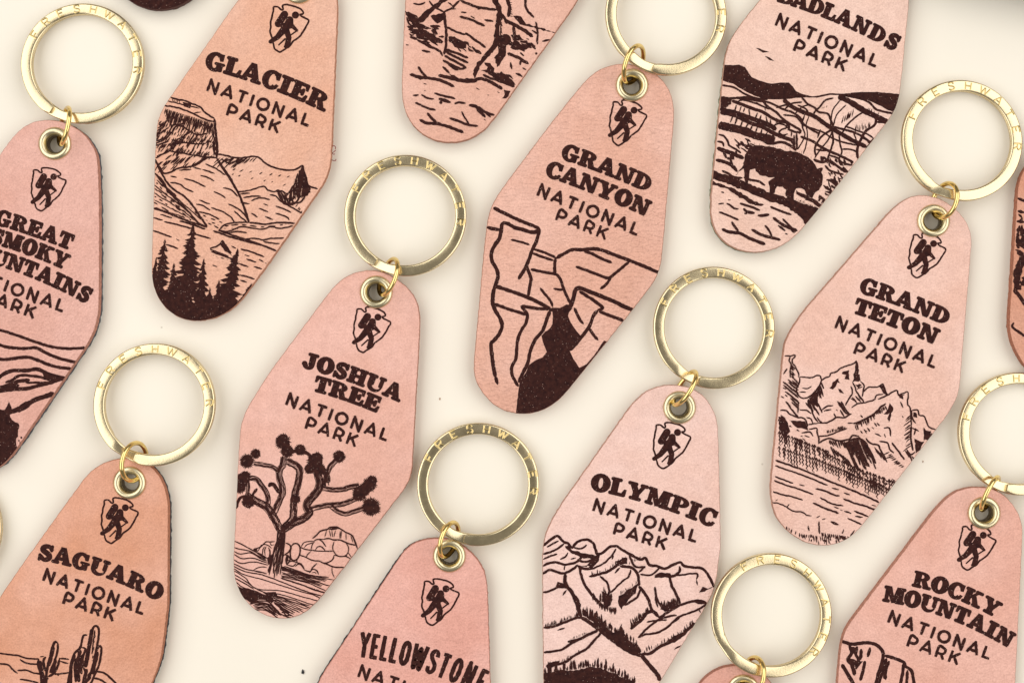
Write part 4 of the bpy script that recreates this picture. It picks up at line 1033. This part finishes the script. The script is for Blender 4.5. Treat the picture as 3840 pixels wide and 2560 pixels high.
# --- snowy ridges
oA = (1900, 1300, 2); oB = (1900, 1776, 2)
key_fob("very pale pink leather key fob printed OLYMPIC above brushy snow covered ridges", (2548, 1527), 16.2, (0.858, 0.606, 0.538), (0.821, 0.544, 0.46), marks="2515,1442 2460,1450 2410,1475 2365,1520 2290,1640 2200,1760 2100,1895 2055,1975 2040,2025 2036,2046 2035,2176 2037,2376 2037,2556 2465,2556 2520,2476 2575,2386 2620,2316 2665,2241 2682,2196 2690,2136 2694,1926 2695,1650 2687,1565 2665,1515 2620,1467 2570,1447",
  seed=5, grain=.8,
  ring=((2678, 1228), -164, 1, -63, 96), jump=((2528, 1520), (2608, 1390), 1, 12.0),
  emb=((2517, 1670), 17.5, 174),
  texts=[(oB, SLAB, "OLYMPIC", "624,118 1086,203 1548,405", 128), (oB, SANS, "NATIONAL", "640,275 1417,514", 92, .30, .245), (oB, SANS, "PARK", "795,450 1187,570", 90, .30, .245)],
  art=[(oB, """
10 272,542 320,500 380,465 410,490 430,510 460,520 490,550 530,510 600,490 650,520 665,560 680,600 720,590 770,550 820,540 870,570 920,600 1000,640 1040,630 1070,680 1130,690 1180,710 1230,690 1300,660 1330,690 1400,700 1460,705 1500,740 1530,790 1555,850
8 272,602 340,580 390,555 430,520; 7 300,550 350,520 390,500; 7 272,640 330,615 380,600; 9 270,690 350,660 440,680 520,660 560,622 540,590 490,580 440,542; 9 450,540 490,585 540,600 610,610 650,630 690,610; 7 500,550 560,560 600,530; 8 530,640 580,660 650,640; 10 530,690 600,712 650,682 690,632; 7 400,640 440,620 460,590; 7 430,720 435,690; 6 480,640 520,630
10 545,690 560,760 580,820 620,880 660,930 700,970 722,992; PF 500,590 560,598 640,606 680,612 640,635 560,630; PF 560,690 640,690 690,630 700,600 650,620 600,700
7 820,560 790,610 740,660 690,690 640,710 590,716; 7 800,610 790,640; 10 618,770 700,750 760,730 820,690 870,650 905,640; F 26 -4,-30 15,40 5 640,765 760,728 830,680 900,640; PF 820,650 900,625 905,670 840,690
8 700,765 740,800 760,830 770,880 762,905; 7 778,892 830,840 872,800 900,780; 7 850,700 812,742; 10 850,690 930,700 970,730 990,780 992,840; 7 930,715 920,760 890,790
PF 835,915 880,895 940,850 992,815 965,890 900,955 858,1012 838,975; F 16 -4,-30 10,30 5 850,910 920,860 985,820; 8 1003,862 980,920 940,950 885,985
11 990,840 1040,900 1070,960 1090,1020 1142,1072; F 34 2,50 20,60 6 650,890 700,960 760,990 820,1000; F 20 0,-50 20,70 6 700,960 780,960; PF 715,880 770,900 780,990 740,1000 725,960; F 10 0,-40 30,60 5 730,900 790,970
9 268,752 320,720 380,735 430,745 500,710 532,680; 13 440,750 435,800 450,840 490,890 520,960 540,1020 558,1072; 8 272,890 340,870 380,850 440,848; PF 365,855 380,808 440,830 460,860 420,850; 7t 418,912 450,868; PF 490,880 550,940 560,1060 535,1010
9 276,1154 350,1142 440,1110 520,1080 572,1078; F 46 0,-40 10,44 5 290,1150 380,1130 450,1100 540,1070; 13 560,1075 620,1112 692,1168; F 60 0,-50 20,100 6 570,1060 620,1090 690,1130 740,1150; PF 570,1050 640,1080 720,1110 760,1160 700,1160
15 690,1165 780,1232 860,1292 950,1342 1012,1362 1060,1420 1130,1500 1150,1550; PF 700,1110 760,1150 800,1190 840,1180 860,1120 885,1200 925,1250 980,1280 1012,1335 980,1362 900,1312 800,1242 720,1182; F 26 -2,-50 20,70 6 740,1150 820,1200 900,1240 980,1290
10 690,1170 620,1200 540,1240 458,1256; F 14 0,-30 10,24 5 480,1246 600,1200; 9 712,1185 670,1232 620,1290 580,1322 520,1352 450,1402 400,1422 300,1442; F 22 0,-30 10,34 5 310,1436 420,1410 540,1345; PF 290,1432 330,1410 400,1405 380,1440 310,1456
9 278,1336 350,1330 420,1312 480,1272 560,1232 620,1202; 6t 380,1172 440,1152
11 1010,1352 1080,1342 1150,1292 1220,1262 1290,1222 1350,1172 1415,1118; F 40 -4,-40 10,44 6 1030,1345 1150,1285 1290,1215 1400,1125; PF 1200,1255 1250,1215 1330,1190 1400,1110 1412,1130 1330,1215 1250,1270; 6t 1255,1315 1310,1282
8 985,1228 1060,1152 1140,1092 1240,1062 1275,1060; 8 1300,1070 1250,1110 1200,1152 1120,1192 1040,1202 985,1228; 6 1050,1110 1100,1100 1202,1094; 12 930,1162 962,1132 1012,1092 1052,1042 1100,1030 1142,1072; F 24 -4,-40 14,50 6 935,1155 1000,1095 1060,1040; F 10 0,-40 14,50 5 930,1120 1000,1080
9 1140,1080 1200,1042 1290,990 1380,957 1460,950 1502,970; PF 1380,952 1460,944 1504,972 1440,980; 7 1500,975 1440,1012 1370,1042 1290,1072 1232,1122; 6 1440,1012 1456,1040
7 1000,750 1080,756 1150,702; 9 1110,772 1180,762 1230,770 1292,736 1300,690; PF 1110,765 1150,735 1225,745 1232,770 1160,775; 10 1220,770 1240,840 1270,900 1302,972; 7 1230,762 1310,756 1424,746 1424,790; 6t 1424,790 1432,838; 8 1112,845 1122,920 1150,980 1205,1024; 6t 1110,920 1136,1005
F 26 0,-40 20,64 6 1160,1010 1240,990 1300,975; PF 1150,1010 1220,960 1290,970 1280,1000 1190,1030; PF 1448,888 1470,850 1510,855 1552,848 1500,870; 7 1040,690 990,740; 8 920,610 960,690 1040,700; F 8 0,-30 20,40 5 920,680 1000,640
F 70 0,-50 20,90 7 285,1500 400,1480 500,1470 620,1450 740,1470 850,1520 960,1570; PF 278,1490 400,1470 520,1470 640,1440 760,1470 860,1520 1000,1575 1010,1700 278,1700
""", .95, 1.9)])

# --- bison on the plain
oA = (2664, 0, 2); oB = (2664, 600, 2)
key_fob("pale pink leather key fob printed BADLANDS above striped hills and a dark bison", (3277, -275), 21.5, (0.858, 0.601, 0.504), (0.821, 0.544, 0.437), marks="2849,0 2774,95 2739,150 2721,200 2716,250 2701,375 2686,540 2669,700 2666,775 2669,835 2694,885 2739,925 2794,945 2864,945 2924,927 2984,885 3024,837 3079,775 3174,655 3274,520 3329,455 3361,405 3376,345 3384,275 3396,125 3411,0",
  seed=6, grain=1.0,
  back=((0.20, 0.21, 0.13), (-2, 1)), emb=((3250, -135), 22, 172),
  ring=((3385, -575), -150, -1, -61, 97), jump=((3297, -280), (3347, -420), 1),
  texts=[(oA, SLAB, "BADLANDS", "505,16 905,128 1392,392", 118), (oA, SANS, "NATIONAL", "480,190 1238,507", 94, .30, .245), (oA, SANS, "PARK", "617,380 1003,540", 92, .30, .245)],
  art=[(oA, """
P 338,358 370,364 395,378 442,392 395,396 370,382; P 408,422 445,431 480,459 440,451
P 80,485 170,490 215,485 260,505 290,550 310,580 380,610 460,630 530,620 590,622 620,650 640,685 700,710 760,725 840,712 900,700 1000,705 1100,692 1250,690 1430,708 1420,780 1390,838 1340,815 1260,790 1180,750 1100,730 1000,715 900,714 800,735 720,732 640,735 560,747 480,747 400,742 330,720 250,680 170,630 70,600
7 85,640 170,655 250,700 330,735 430,748
7 60,1010 100,1020 130,1060 140,1090 190,1120 230,1150; 8 50,1060 90,1070 100,1100; 14 50,1110 100,1130 160,1150 250,1190; 12 40,1200 90,1210 140,1230 180,1260 200,1290; Q 16 20,14 24,60 8 160,1020 300,1030 300,1110 200,1110; Q 14 10,20 20,50 7 70,1140 190,1130 210,1180 90,1200; Q 34 12,18 24,60 8 820,1170 1060,1200 1030,1260 960,1360 880,1430 850,1420 860,1280; Q 16 20,8 20,60 7 850,1320 980,1320 900,1440 840,1450; 8 870,1350 950,1360; 8 930,1320 940,1400; 7 860,1240 900,1280 1000,1310
PF 250,1200 265,1160 290,1110 330,1088 400,1095 480,1110 560,1130 640,1140 700,1160 750,1190 790,1240 800,1272 842,1253 836,1290 847,1340 841,1390 812,1430 782,1450 762,1482 730,1476 715,1440 700,1420 640,1410 625,1450 632,1502 600,1492 570,1470 565,1430 540,1395 500,1400 480,1450 450,1456 440,1400 440,1360 480,1335 430,1330 370,1310 330,1270 300,1280 290,1330 285,1370 302,1412 270,1402 255,1350 260,1300 250,1262 210,1292 188,1322 215,1270 248,1240
8 85,1280 130,1300 180,1330 240,1335; 8 250,1330 300,1350 360,1360 410,1392; F 18 0,-14 8,18 4 330,1085 480,1105 640,1135 760,1190
"""), ((2680, 330, 1.8667), """
8 40,95 130,72 250,82 335,96; PF 40,60 130,68 110,110 45,150; 6 165,92 200,84 260,100 320,122 385,152; 4 290,100 330,128; 5 255,145 315,158; 4 340,180 372,186; 4 350,140 356,160
8 140,70 260,68 330,90 370,130 430,170 480,220 540,260 602,300 590,322; 16 38,150 130,170 220,200 300,230 380,260 432,292; 11 120,90 200,120 280,150 340,170 400,210 450,232 502,242 522,292; 13 38,172 130,190 200,222 260,250 330,272 400,310 470,342 562,372; 26 28,258 120,280 200,300 280,332 360,352 422,362; 9 300,340 380,390 470,380 540,410 570,440
5 150,120 140,170; 5 210,140 200,172; 5 240,150 246,192; 5 300,175 280,222; 5 325,190 310,242; 5 360,200 371,257; 5 390,220 390,262; 5 130,190 110,242; 6 160,200 140,262; 5 240,240 210,292; 5 265,255 250,302; 6 330,290 320,342; 5 370,310 340,352; 5 410,320 390,372; 5 285,220 300,232; 5 100,110 75,140; 5 185,130 175,165; 5 195,225 180,280; 5 300,270 285,320
6 398,282 440,250 490,260 502,280 470,290 450,312 480,332 512,322; 6 428,242 470,230 510,250 522,282; 7 510,290 540,300 570,310 602,310; 5 540,300 535,342; 7 575,318 575,432; 7 520,350 550,390 562,422; 6 470,340 510,350 540,380; 6 555,330 560,400
14 480,80 540,130 620,170 700,200 770,250 830,290 900,330 970,370 1062,412; 7 330,90 400,110 480,150 540,170 600,210 620,250 660,280 732,322; 6 480,190 560,200 600,232 622,272; 6 490,150 540,110 612,100; 6 430,140 500,120 552,132; 7 608,65 650,110 700,140 730,170 790,180 812,222 830,272; 6 832,70 770,90 740,130 700,170 690,202; 4.5 880,85 830,150 815,220 810,282; 4.5 920,120 860,180 840,230 830,282; 19 865,58 950,100 1030,150 1110,190 1215,242; 8 898,50 1000,70 1080,100 1130,150 1200,170 1265,182; 6 1040,170 980,210 920,270 890,322; 9 1132,208 1120,260 1060,300 1030,350 1000,420 1000,495; 8 1215,240 1130,240; 6 1110,190 1130,230; 6 580,120 640,150 660,200; 5 560,180 620,130 660,120
5 630,190 612,260 632,330 600,400 580,432; 4 660,200 640,260 650,330 640,400 620,462; 6 640,270 700,290 760,310 820,350 900,380 992,402; 7 830,290 760,330 720,380 700,430 710,482; 5 830,290 790,370 740,430 700,492; 7 820,298 830,370 810,440 790,502; 6 870,330 880,400 890,450 870,500 882,542; 9 600,340 680,370 740,410 820,450 890,480 972,522; 6 890,430 950,430 1002,452; 8 830,270 900,290 970,310 1050,350 1092,392; 6 920,270 1000,300 1060,320 1112,352; 5 970,310 990,360 1000,422; 6 1030,350 1090,380 1060,422; 7 800,470 860,490 890,520 962,542; 9 690,500 750,520 800,510 850,540 902,582; O 16 828,290; 5 770,330 800,300 830,292; 6 705,430 780,442; 5 1112,350 1080,400; 6 740,290 720,350
F 12 8,-40 20,60 4 880,255 960,205; F 12 2,-40 20,60 4 975,315 1085,285; F 8 10,-20 10,30 4 700,160 780,140; F 8 4,-30 10,30 4 1030,150 1150,195; PF 1130,60 1290,60 1270,170 1200,150 1140,110
"""), (oB, """
PF 10,78 150,120 300,185 440,240 460,250 600,290 740,340 850,372 722,490 680,432 620,382 540,340 430,305 360,270 280,240 150,190 10,140; PF 10,158 100,185 180,215 260,265 330,310 408,340 380,352 300,325 220,280 130,220 10,182; PF 640,230 720,270 835,330 820,352 700,290 640,252; F 20 10,-14 10,26 5 640,300 800,380; H 8 -10,30 20,50 5 820,260 860,290
6 60,330 102,325; 7 120,325 150,340 180,365 212,365; 8 220,325 300,350 372,379; 10 250,362 272,388 332,400; 10 355,416 400,416 442,409; 7 63,390 120,410 212,451; 8 448,350 520,380 608,412; 9 158,463 190,510 212,532; 11t 85,515 140,540 220,550 300,590 415,634; 10t 308,519 380,560 450,580 528,600; 7 410,490 440,530 462,572; 10t 468,430 520,470 570,500 655,532; 8 508,490 562,532; 6 600,520 632,547; 7 82,240 102,245; 7 133,298 152,300; 7 540,440 600,500 640,540; 6 560,550 580,560; 9 255,400 275,402
""")])

# --- rock arch (top edge of the picture)
oA = (1400, 0, 2)
key_fob("pink leather key fob cut off by the top edge, printed with a rough rock arch", (2062, -714), 18.8, (0.809, 0.495, 0.398), (0.764, 0.432, 0.327), marks="1520,0 1512,150 1507,325 1511,390 1530,445 1570,495 1640,530 1710,535 1770,520 1830,475 1890,385 1985,250 2100,100 2165,5",
  seed=7, grain=1.0,
  art=[(oA, """
PF 870,-40 920,-40 960,60 972,130 947,200 950,280 992,290 1002,400 972,450 932,505 902,430 942,402 930,350 872,420 802,500 772,562 762,605 743,560 768,490 828,420 888,340 903,290 918,180 928,90
O 44 990,300; PF 830,470 880,470 905,520 900,552 850,550 810,530 855,520 860,500; F 26 8,14 12,34 6 950,120 950,260; 10 960,100 990,150 1000,180
8 645,5 590,60 530,90; 10 528,85 540,180 546,260 545,340 530,412; 7 530,90 460,55 420,10; 6 560,20 600,50; PF 290,195 350,115 420,60 500,0 570,-10 470,72 420,112 370,172; PF 232,80 300,110 340,130 320,190 262,150; PF 430,120 520,100 530,150 480,182 440,150
Q 60 30,12 24,70 10 240,150 470,200 500,300 450,330 330,330 250,270; PF 300,220 380,220 440,260 470,280 400,310 330,290; 9 330,300 400,340 470,370 500,392; 8 360,380 430,390; 7 250,130 270,180 320,210; 6 245,335 265,340
PF 560,270 620,280 690,320 700,360 640,370 590,330; Q 20 30,20 24,60 8 550,280 640,270 720,350 760,380 700,380 600,360
9 540,370 620,400 712,437; 9 545,390 620,430 712,472; 9 535,420 610,460 700,512; 9 520,452 590,490 660,520; 8 560,480 620,520 690,512; 8 500,380 520,420; 8 520,500 570,550
12 488,566 560,582 640,602 740,612 790,592 850,602 968,668; PF 530,500 582,560 662,592 755,588 745,622 650,602 580,582; 11t 272,558 350,580 440,590 520,610 608,652; 9 333,500 370,550 402,582; PF 275,550 340,572 420,590 350,598 300,580
7 295,715 342,715; 7 360,710 400,735 452,742; 8 458,699 530,720 614,743; 12 490,742 580,770; O 12 506,770; 8 610,782 640,770 692,776; 11 718,790 770,800 800,840 842,882; 9 780,800 840,840 908,866; 8 830,830 880,880; 8 313,771 380,800 468,829; 10 408,845 430,880 472,922; 11t 345,898 400,925 480,930 560,950 680,996; 9t 568,887 640,910 700,935 785,946; 6 660,836 690,890 722,942; 5 830,895 842,905; 6 380,680 390,682; 5 380,630 400,635; 5 855,712 868,716; 5 770,660 795,672; 5 930,690 945,698
9 655,8 740,40 800,60 925,77; 7 658,95 697,95; 9t 648,125 720,145 838,197; 8 833,150 898,162; 9 690,248 760,300 845,357; 8 553,205 620,240 692,262; 6 590,72 620,70; 7 780,70 810,66; 7 300,30 350,35 390,20; 6 650,0 670,14; 6 730,120 760,140; 8 740,350 780,400
12 998,-10 1022,60 1012,130; F 14 30,6 14,34 6 1005,0 1020,120; 9 1140,-10 1150,70 1205,132; F 10 14,20 12,26 5 1130,0 1150,80; PF 1052,125 1102,120 1150,180 1220,200 1300,225 1370,250 1290,232 1200,212 1100,180; 13t 985,150 1060,190 1130,230 1200,277; 11 1050,190 1060,280; PF 1030,265 1090,270 1130,300 1060,310; Q 40 30,10 24,60 9 1000,300 1150,300 1170,350 1080,380 1010,350; 7 1220,165 1232,250 1230,335; 11t 1005,402 1080,430 1165,482; 8 1268,310 1322,299; 9 1180,320 1216,372; O 9 1222,403; 8 1100,395 1130,420; 9 1068,550 1118,574; PF 1060,280 1090,260 1110,290; 8 1030,470 1040,520; 8 1110,440 1100,490; 7 1120,510 1145,525; 7 1150,290 1165,298; 7 1190,230 1240,260
PF 888,560 960,540 1042,600 1064,642 982,622 900,592; 11 900,590 980,620 1060,650; PF 978,678 1028,680 1000,740 958,742 985,710; 9 820,560 880,590 940,600; 8 850,540 900,570; H 10 20,16 24,60 6 880,540 1010,560
""", .95, 2.2)])

# --- cactus
oA = (0, 1776, 2)
key_fob("warm tan leather key fob printed SAGUARO above a ribbed cactus drawing", (486, 1809), 17.5, (0.76, 0.407, 0.291), (0.678, 0.321, 0.198), marks="475,1716 415,1724 370,1744 325,1779 260,1874 190,1964 75,2126 5,2226 540,1729 590,1769 615,1819 631,1884 632,1901 625,2126 620,2351 607,2451 575,2531",
  seed=8, grain=.8,
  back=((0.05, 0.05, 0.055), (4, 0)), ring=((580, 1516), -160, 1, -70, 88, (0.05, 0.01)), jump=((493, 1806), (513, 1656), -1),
  emb=((446, 1951), 18, 172),
  texts=std(oA, [("SAGUARO", "279,642 738,717 1195,957")], "315,797 1070,1056", "465,970 847,1104", 122),
  art=[(oA, """
8 690,1480 712,1400 722,1320 738,1230 742,1165 722,1138 698,1156 684,1240 665,1340 645,1450; 14 690,1160 678,1240 658,1350 640,1450; 5 712,1170 700,1260 690,1350; D 5 30 14 715,1180 705,1290 690,1400
8 655,1208 632,1208 615,1240 602,1300 562,1340 532,1420 522,1500 505,1580; PF 618,1220 608,1300 592,1360 580,1340; 11 560,1350 535,1440 530,1580; 8 612,1300 640,1310 620,1380 622,1450; 13 602,1320 585,1400 582,1480 592,1560; 9 620,1350 605,1430 612,1500; 9 572,1380 560,1460 570,1560
8 700,1420 718,1340 740,1292 760,1300 757,1360 738,1440 712,1500 672,1590; 14 722,1350 708,1420 690,1500; 8 735,1330 720,1420; PF 690,1440 705,1450 680,1530 640,1590 650,1520; 12 650,1460 632,1540 620,1590; 8 620,1450 640,1480 640,1560
9 434,1270 415,1258 396,1290 376,1370 352,1470 345,1590; 14 400,1290 382,1370 362,1440; 8 436,1270 428,1340 402,1420 372,1490; 9 288,1385 288,1440 306,1500 312,1590; 12 302,1400 308,1460 322,1520 326,1590; 9 345,1370 325,1400 340,1480; 9 445,1385 432,1440 402,1492 362,1520; 10 420,1390 402,1450 378,1490; PF 300,1540 330,1500 360,1530 345,1600 300,1600
6 -10,1340 60,1352 130,1360 200,1380 292,1386; 6 440,1380 518,1389; 6 452,1404 512,1420; 6 150,1388 200,1418 290,1426; 6 -10,1420 60,1430 90,1462 132,1494; 6 128,1473 200,1470 250,1490 322,1502; 6 408,1502 522,1488; 7 720,1478 780,1490 830,1530 880,1580; 7 700,1530 750,1540 810,1580; 6 148,1538 200,1545 290,1566; 5 330,1365 300,1370; 6 410,1490 440,1510
""")])

# --- rolling hills
oA = (0, 400, 2); oB = (0, 1184, 2)
key_fob("dusky pink leather key fob printed GREAT SMOKY MOUNTAINS above rolling hill lines", (206, 539), 16.0, (0.78, 0.456, 0.383), (0.735, 0.4, 0.322), marks="190,449 140,452 95,470 50,510 5,570 240,457 300,490 345,540 367,600 372,700 374,950 372,1150 365,1200 350,1249 320,1304 250,1404 190,1484 105,1609 30,1724",
  seed=9, grain=1.1,
  back=((0.085, 0.095, 0.11), (4, 0)), ring=((308, 238), -148, -1, -59, 97), jump=((226, 546), (256, 401), 1),
  emb=((180, 710), 16, 163),
  texts=std(oA, [("GREAT", "-46,880 240,962 524,1078"), ("SMOKY", "-82,1022 205,1095 488,1226"), ("MOUNTAINS", "-330,1110 167,1214 655,1482")], "-298,1270 468,1541", "-137,1448 250,1590", 118),
  art=[(oB, """
10 -60,95 0,108 80,130 180,165 280,200 380,230 500,245 640,240; 11 -40,205 0,218 60,235 180,245 270,240 350,280 450,320 575,350; 11 -40,325 0,325 60,326 180,310 250,320 350,360 440,385 535,396
13 -40,480 40,430 100,410 200,410 280,400 350,430 420,455 492,466; 13 492,466 420,485 380,500 300,520 200,545 100,550 -40,570; 10 98,470 160,445 240,450 310,460 382,482; 12 -40,548 60,520 140,490 225,482; P 320,432 400,450 470,465 400,490 330,465; P -40,530 60,520 120,500 150,520 120,545 -40,565; 8 190,500 300,500 380,500; 9 40,500 120,470
17 405,578 350,600 280,622 200,662 130,702 60,722 -40,716; PF 180,655 240,640 220,690 140,725 100,700; PF -40,720 35,705 72,645 86,690 76,760 112,800 140,800 140,880 120,935 132,990 95,1060 0,1125 -40,1125; O 8 160,912; O 6 142,935; O 5 150,950
""")])

# --- condensed title (bottom edge)
oA = (1100, 1776, 2)
key_fob("rosy leather key fob printed YELLOWSTONE in tall narrow letters at the bottom edge", (1685, 2083), 16.3, (0.799, 0.441, 0.373), (0.754, 0.381, 0.308), marks="1615,2018 1560,2031 1525,2051 1495,2091 1420,2216 1325,2361 1215,2516 1745,2051 1790,2096 1820,2146 1829,2201 1830,2376 1831,2556",
  seed=10, grain=1.1,
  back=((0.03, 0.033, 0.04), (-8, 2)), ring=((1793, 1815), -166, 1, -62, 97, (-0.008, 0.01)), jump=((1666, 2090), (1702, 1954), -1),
  emb=((1649, 2256), 17, 175),
  texts=[(oA, SLIM, "YELLOWSTONE", "490,1372 905,1420 1402,1655", 190, .10, .17), (oA, SANS, "NATIONAL", "478,1518 1243,1785", 92, .30, .245), (oA, SANS, "PARK", "622,1698 1005,1832", 92, .30, .245)])

# --- cliffs (bottom right)
oA = (2664, 1776, 2)
key_fob("pink leather key fob printed ROCKY MOUNTAIN above a drawing of rounded cliffs", (3690, 1922), 20.3, (0.799, 0.466, 0.383), (0.754, 0.409, 0.322), marks="3644,1826 3594,1836 3544,1871 3494,1926 3414,2041 3314,2171 3229,2276 3174,2351 3156,2401 3151,2476 3146,2556 3739,1836 3784,1871 3819,1921 3836,1986 3824,2176 3814,2426 3809,2556",
  seed=11, grain=.9,
  ring=((3822, 1626), -166, 1, -72, 86), jump=((3680, 1914), (3745, 1785), -1),
  emb=((3661, 2053), 21, 172),
  texts=std(oA, [("ROCKY", "1512,842 1828,903 2144,1082"), ("MOUNTAIN", "1293,955 1767,1024 2242,1308")], "1325,1110 2088,1392", "1468,1288 1853,1432", 120),
  art=[(oA, """
12 985,1250 1060,1275 1150,1265 1220,1270 1270,1300 1297,1350 1282,1430 1260,1500 1235,1600; 11 1308,1360 1380,1380 1450,1410 1462,1440 1510,1480 1530,1600; 10 1322,1380 1300,1450 1255,1600; 10 1342,1400 1320,1460 1303,1535; 11 1450,1420 1440,1500 1418,1600; 10 1478,1470 1470,1600
12 1040,1282 1060,1340 1032,1390 1060,1430 1082,1510; 11 1102,1290 1090,1350 1112,1400 1090,1462; 11 1132,1310 1125,1392; 11 1197,1300 1180,1372; 11 1160,1400 1148,1460 1125,1548; 12 985,1425 1030,1500 1090,1600; PF 1040,1290 1100,1300 1090,1340 1060,1345; PF 1040,1380 1110,1400 1150,1400 1110,1450 1060,1440; 9 1075,1450 1090,1500; 10 1060,1420 1110,1440; PF 1300,1480 1330,1440 1320,1540 1300,1530
""")])

# --- fob cut by the right edge
oA = (3640, 640, 2.24)
key_fob("tan leather key fob cut off by the right edge, dark sketch on it", (4362, 212), 21.0, (0.702, 0.369, 0.262), (0.63, 0.288, 0.184), marks="3815,774 3804,952 3796,1086 3784,1198 3790,1265 3807,1310",
  seed=12, grain=1.0,
  art=[(oA, """
10 395,232 430,245 470,262; 11 395,340 450,352; PF 395,355 430,375 440,420 400,430 420,400; 11 385,425 450,432; Q 40 10,24 20,60 10 390,450 450,440 450,620 380,620; PF 380,590 420,620 450,640 450,660 410,640; PF 375,655 420,670 450,690 440,720 390,700; PF 440,690 480,740 440,800 430,850 400,980 360,1000 360,860 390,760; Q 20 16,12 20,50 10 370,860 450,850 450,970 360,1000; 13 360,1000 400,1040 450,1110 480,1150; 9 362,1275 350,1310 400,1350 460,1392
""")])

# --- fob whose ring shows at the bottom edge
key_fob("mostly cut off key fob at the bottom edge, ring beside the snowy ridge fob", (2787, 2588), 20.0, (0.741, 0.398, 0.32), (0.668, 0.326, 0.248), seed=13, grain=1.1,
  ring=((2892, 2304), -112, -1, -29, 130, (-0.06, 0.0)), jump=((2805, 2600), (2842, 2462), 1))

# --- fob whose burnt tip shows at the top edge
key_fob("burnt brown rounded tip of a leather key fob poking in from the top edge", (966, -1206), 19.5, (0.741, 0.398, 0.32), (0.668, 0.326, 0.248), seed=14, edge=(0.09, 0.026, 0.02),
  art=[((0, 0, 1), "PF 300,-150 760,-150 760,60 300,60")])

# --- ring rim at the left edge
key_fob("key fob off the left edge with only the rim of its gold ring showing", (-330, 2280), 18.0, (0.741, 0.398, 0.32), (0.668, 0.326, 0.248), seed=15,
  ring=((-227, 1985), -148, -1, -61, 97), jump=((-312, 2290), (-265, 2150), 1))

# ---------------------------------------------------------------- crumbs on the card
def crumb(name, px, py, r, mat, label, cat):
    vs = []; fs = []; n = 7
    rr = random.Random(px)
    c = W(px, py, 0)
    for lay, (k, z) in enumerate(((1.0, 0.0), (.85, .6), (.35, 1.0))):
        for i in range(n):
            a = 2 * math.pi * i / n; q = r * S * k * rr.uniform(.7, 1.25)
            vs.append((c[0] + q * math.cos(a) * .75, c[1] + q * math.sin(a) * 1.2, z * r * S * .8))
    for l in range(2):
        for i in range(n): fs.append((l * n + i, l * n + (i + 1) % n, (l + 1) * n + (i + 1) % n, (l + 1) * n + i))
    fs.append(tuple(range(2 * n, 3 * n)))
    o = new_mesh(name, vs, fs, mat, None, False, c); o.location = c
    o["label"] = label; o["category"] = cat
    return o
M_FLUFF = plain_mat("black_fluff", (0.02, 0.02, 0.022)); M_DUST = plain_mat("tan_crumb", (0.48, 0.32, 0.22))
crumb("lint_speck", 1136, 2518, 8, M_FLUFF, "small black speck of lint on the cream surface near the bottom edge", "lint")
crumb("leather_crumb", 3461, 1730, 3.5, M_DUST, "tiny tan leather crumb on the cream surface right of the jagged peaks fob", "crumb")
crumb("leather_crumb", 1650, 1495, 4, M_DUST, "tiny tan leather crumb lying between the desert tree and gorge fobs", "crumb")

# ---------------------------------------------------------------- unseen box added outside the top right corner to cast the shade there
import bmesh
def shade_block():
    bm = bmesh.new(); bmesh.ops.create_cube(bm, size=1.0)
    bmesh.ops.scale(bm, vec=(0.10, 0.03, 0.011), verts=bm.verts)
    bmesh.ops.bevel(bm, geom=bm.edges[:], offset=0.002, segments=3, profile=0.5, affect='EDGES')
    me = bpy.data.meshes.new("shade_box"); bm.to_mesh(me); bm.free()
    me.materials.append(plain_mat("shade_box_dark", (0.05, 0.045, 0.04)))
    o = bpy.data.objects.new("shade_box", me); COL.objects.link(o)
    x, y, _ = W(3900, -10, 0)
    o.location = (x + 0.020, y + 0.0098, 0.0055); o.rotation_euler = (0, 0, math.radians(-12))
    o["label"] = "unseen dark box added beyond the top right corner to shade the surface"; o["category"] = "box"
shade_block()
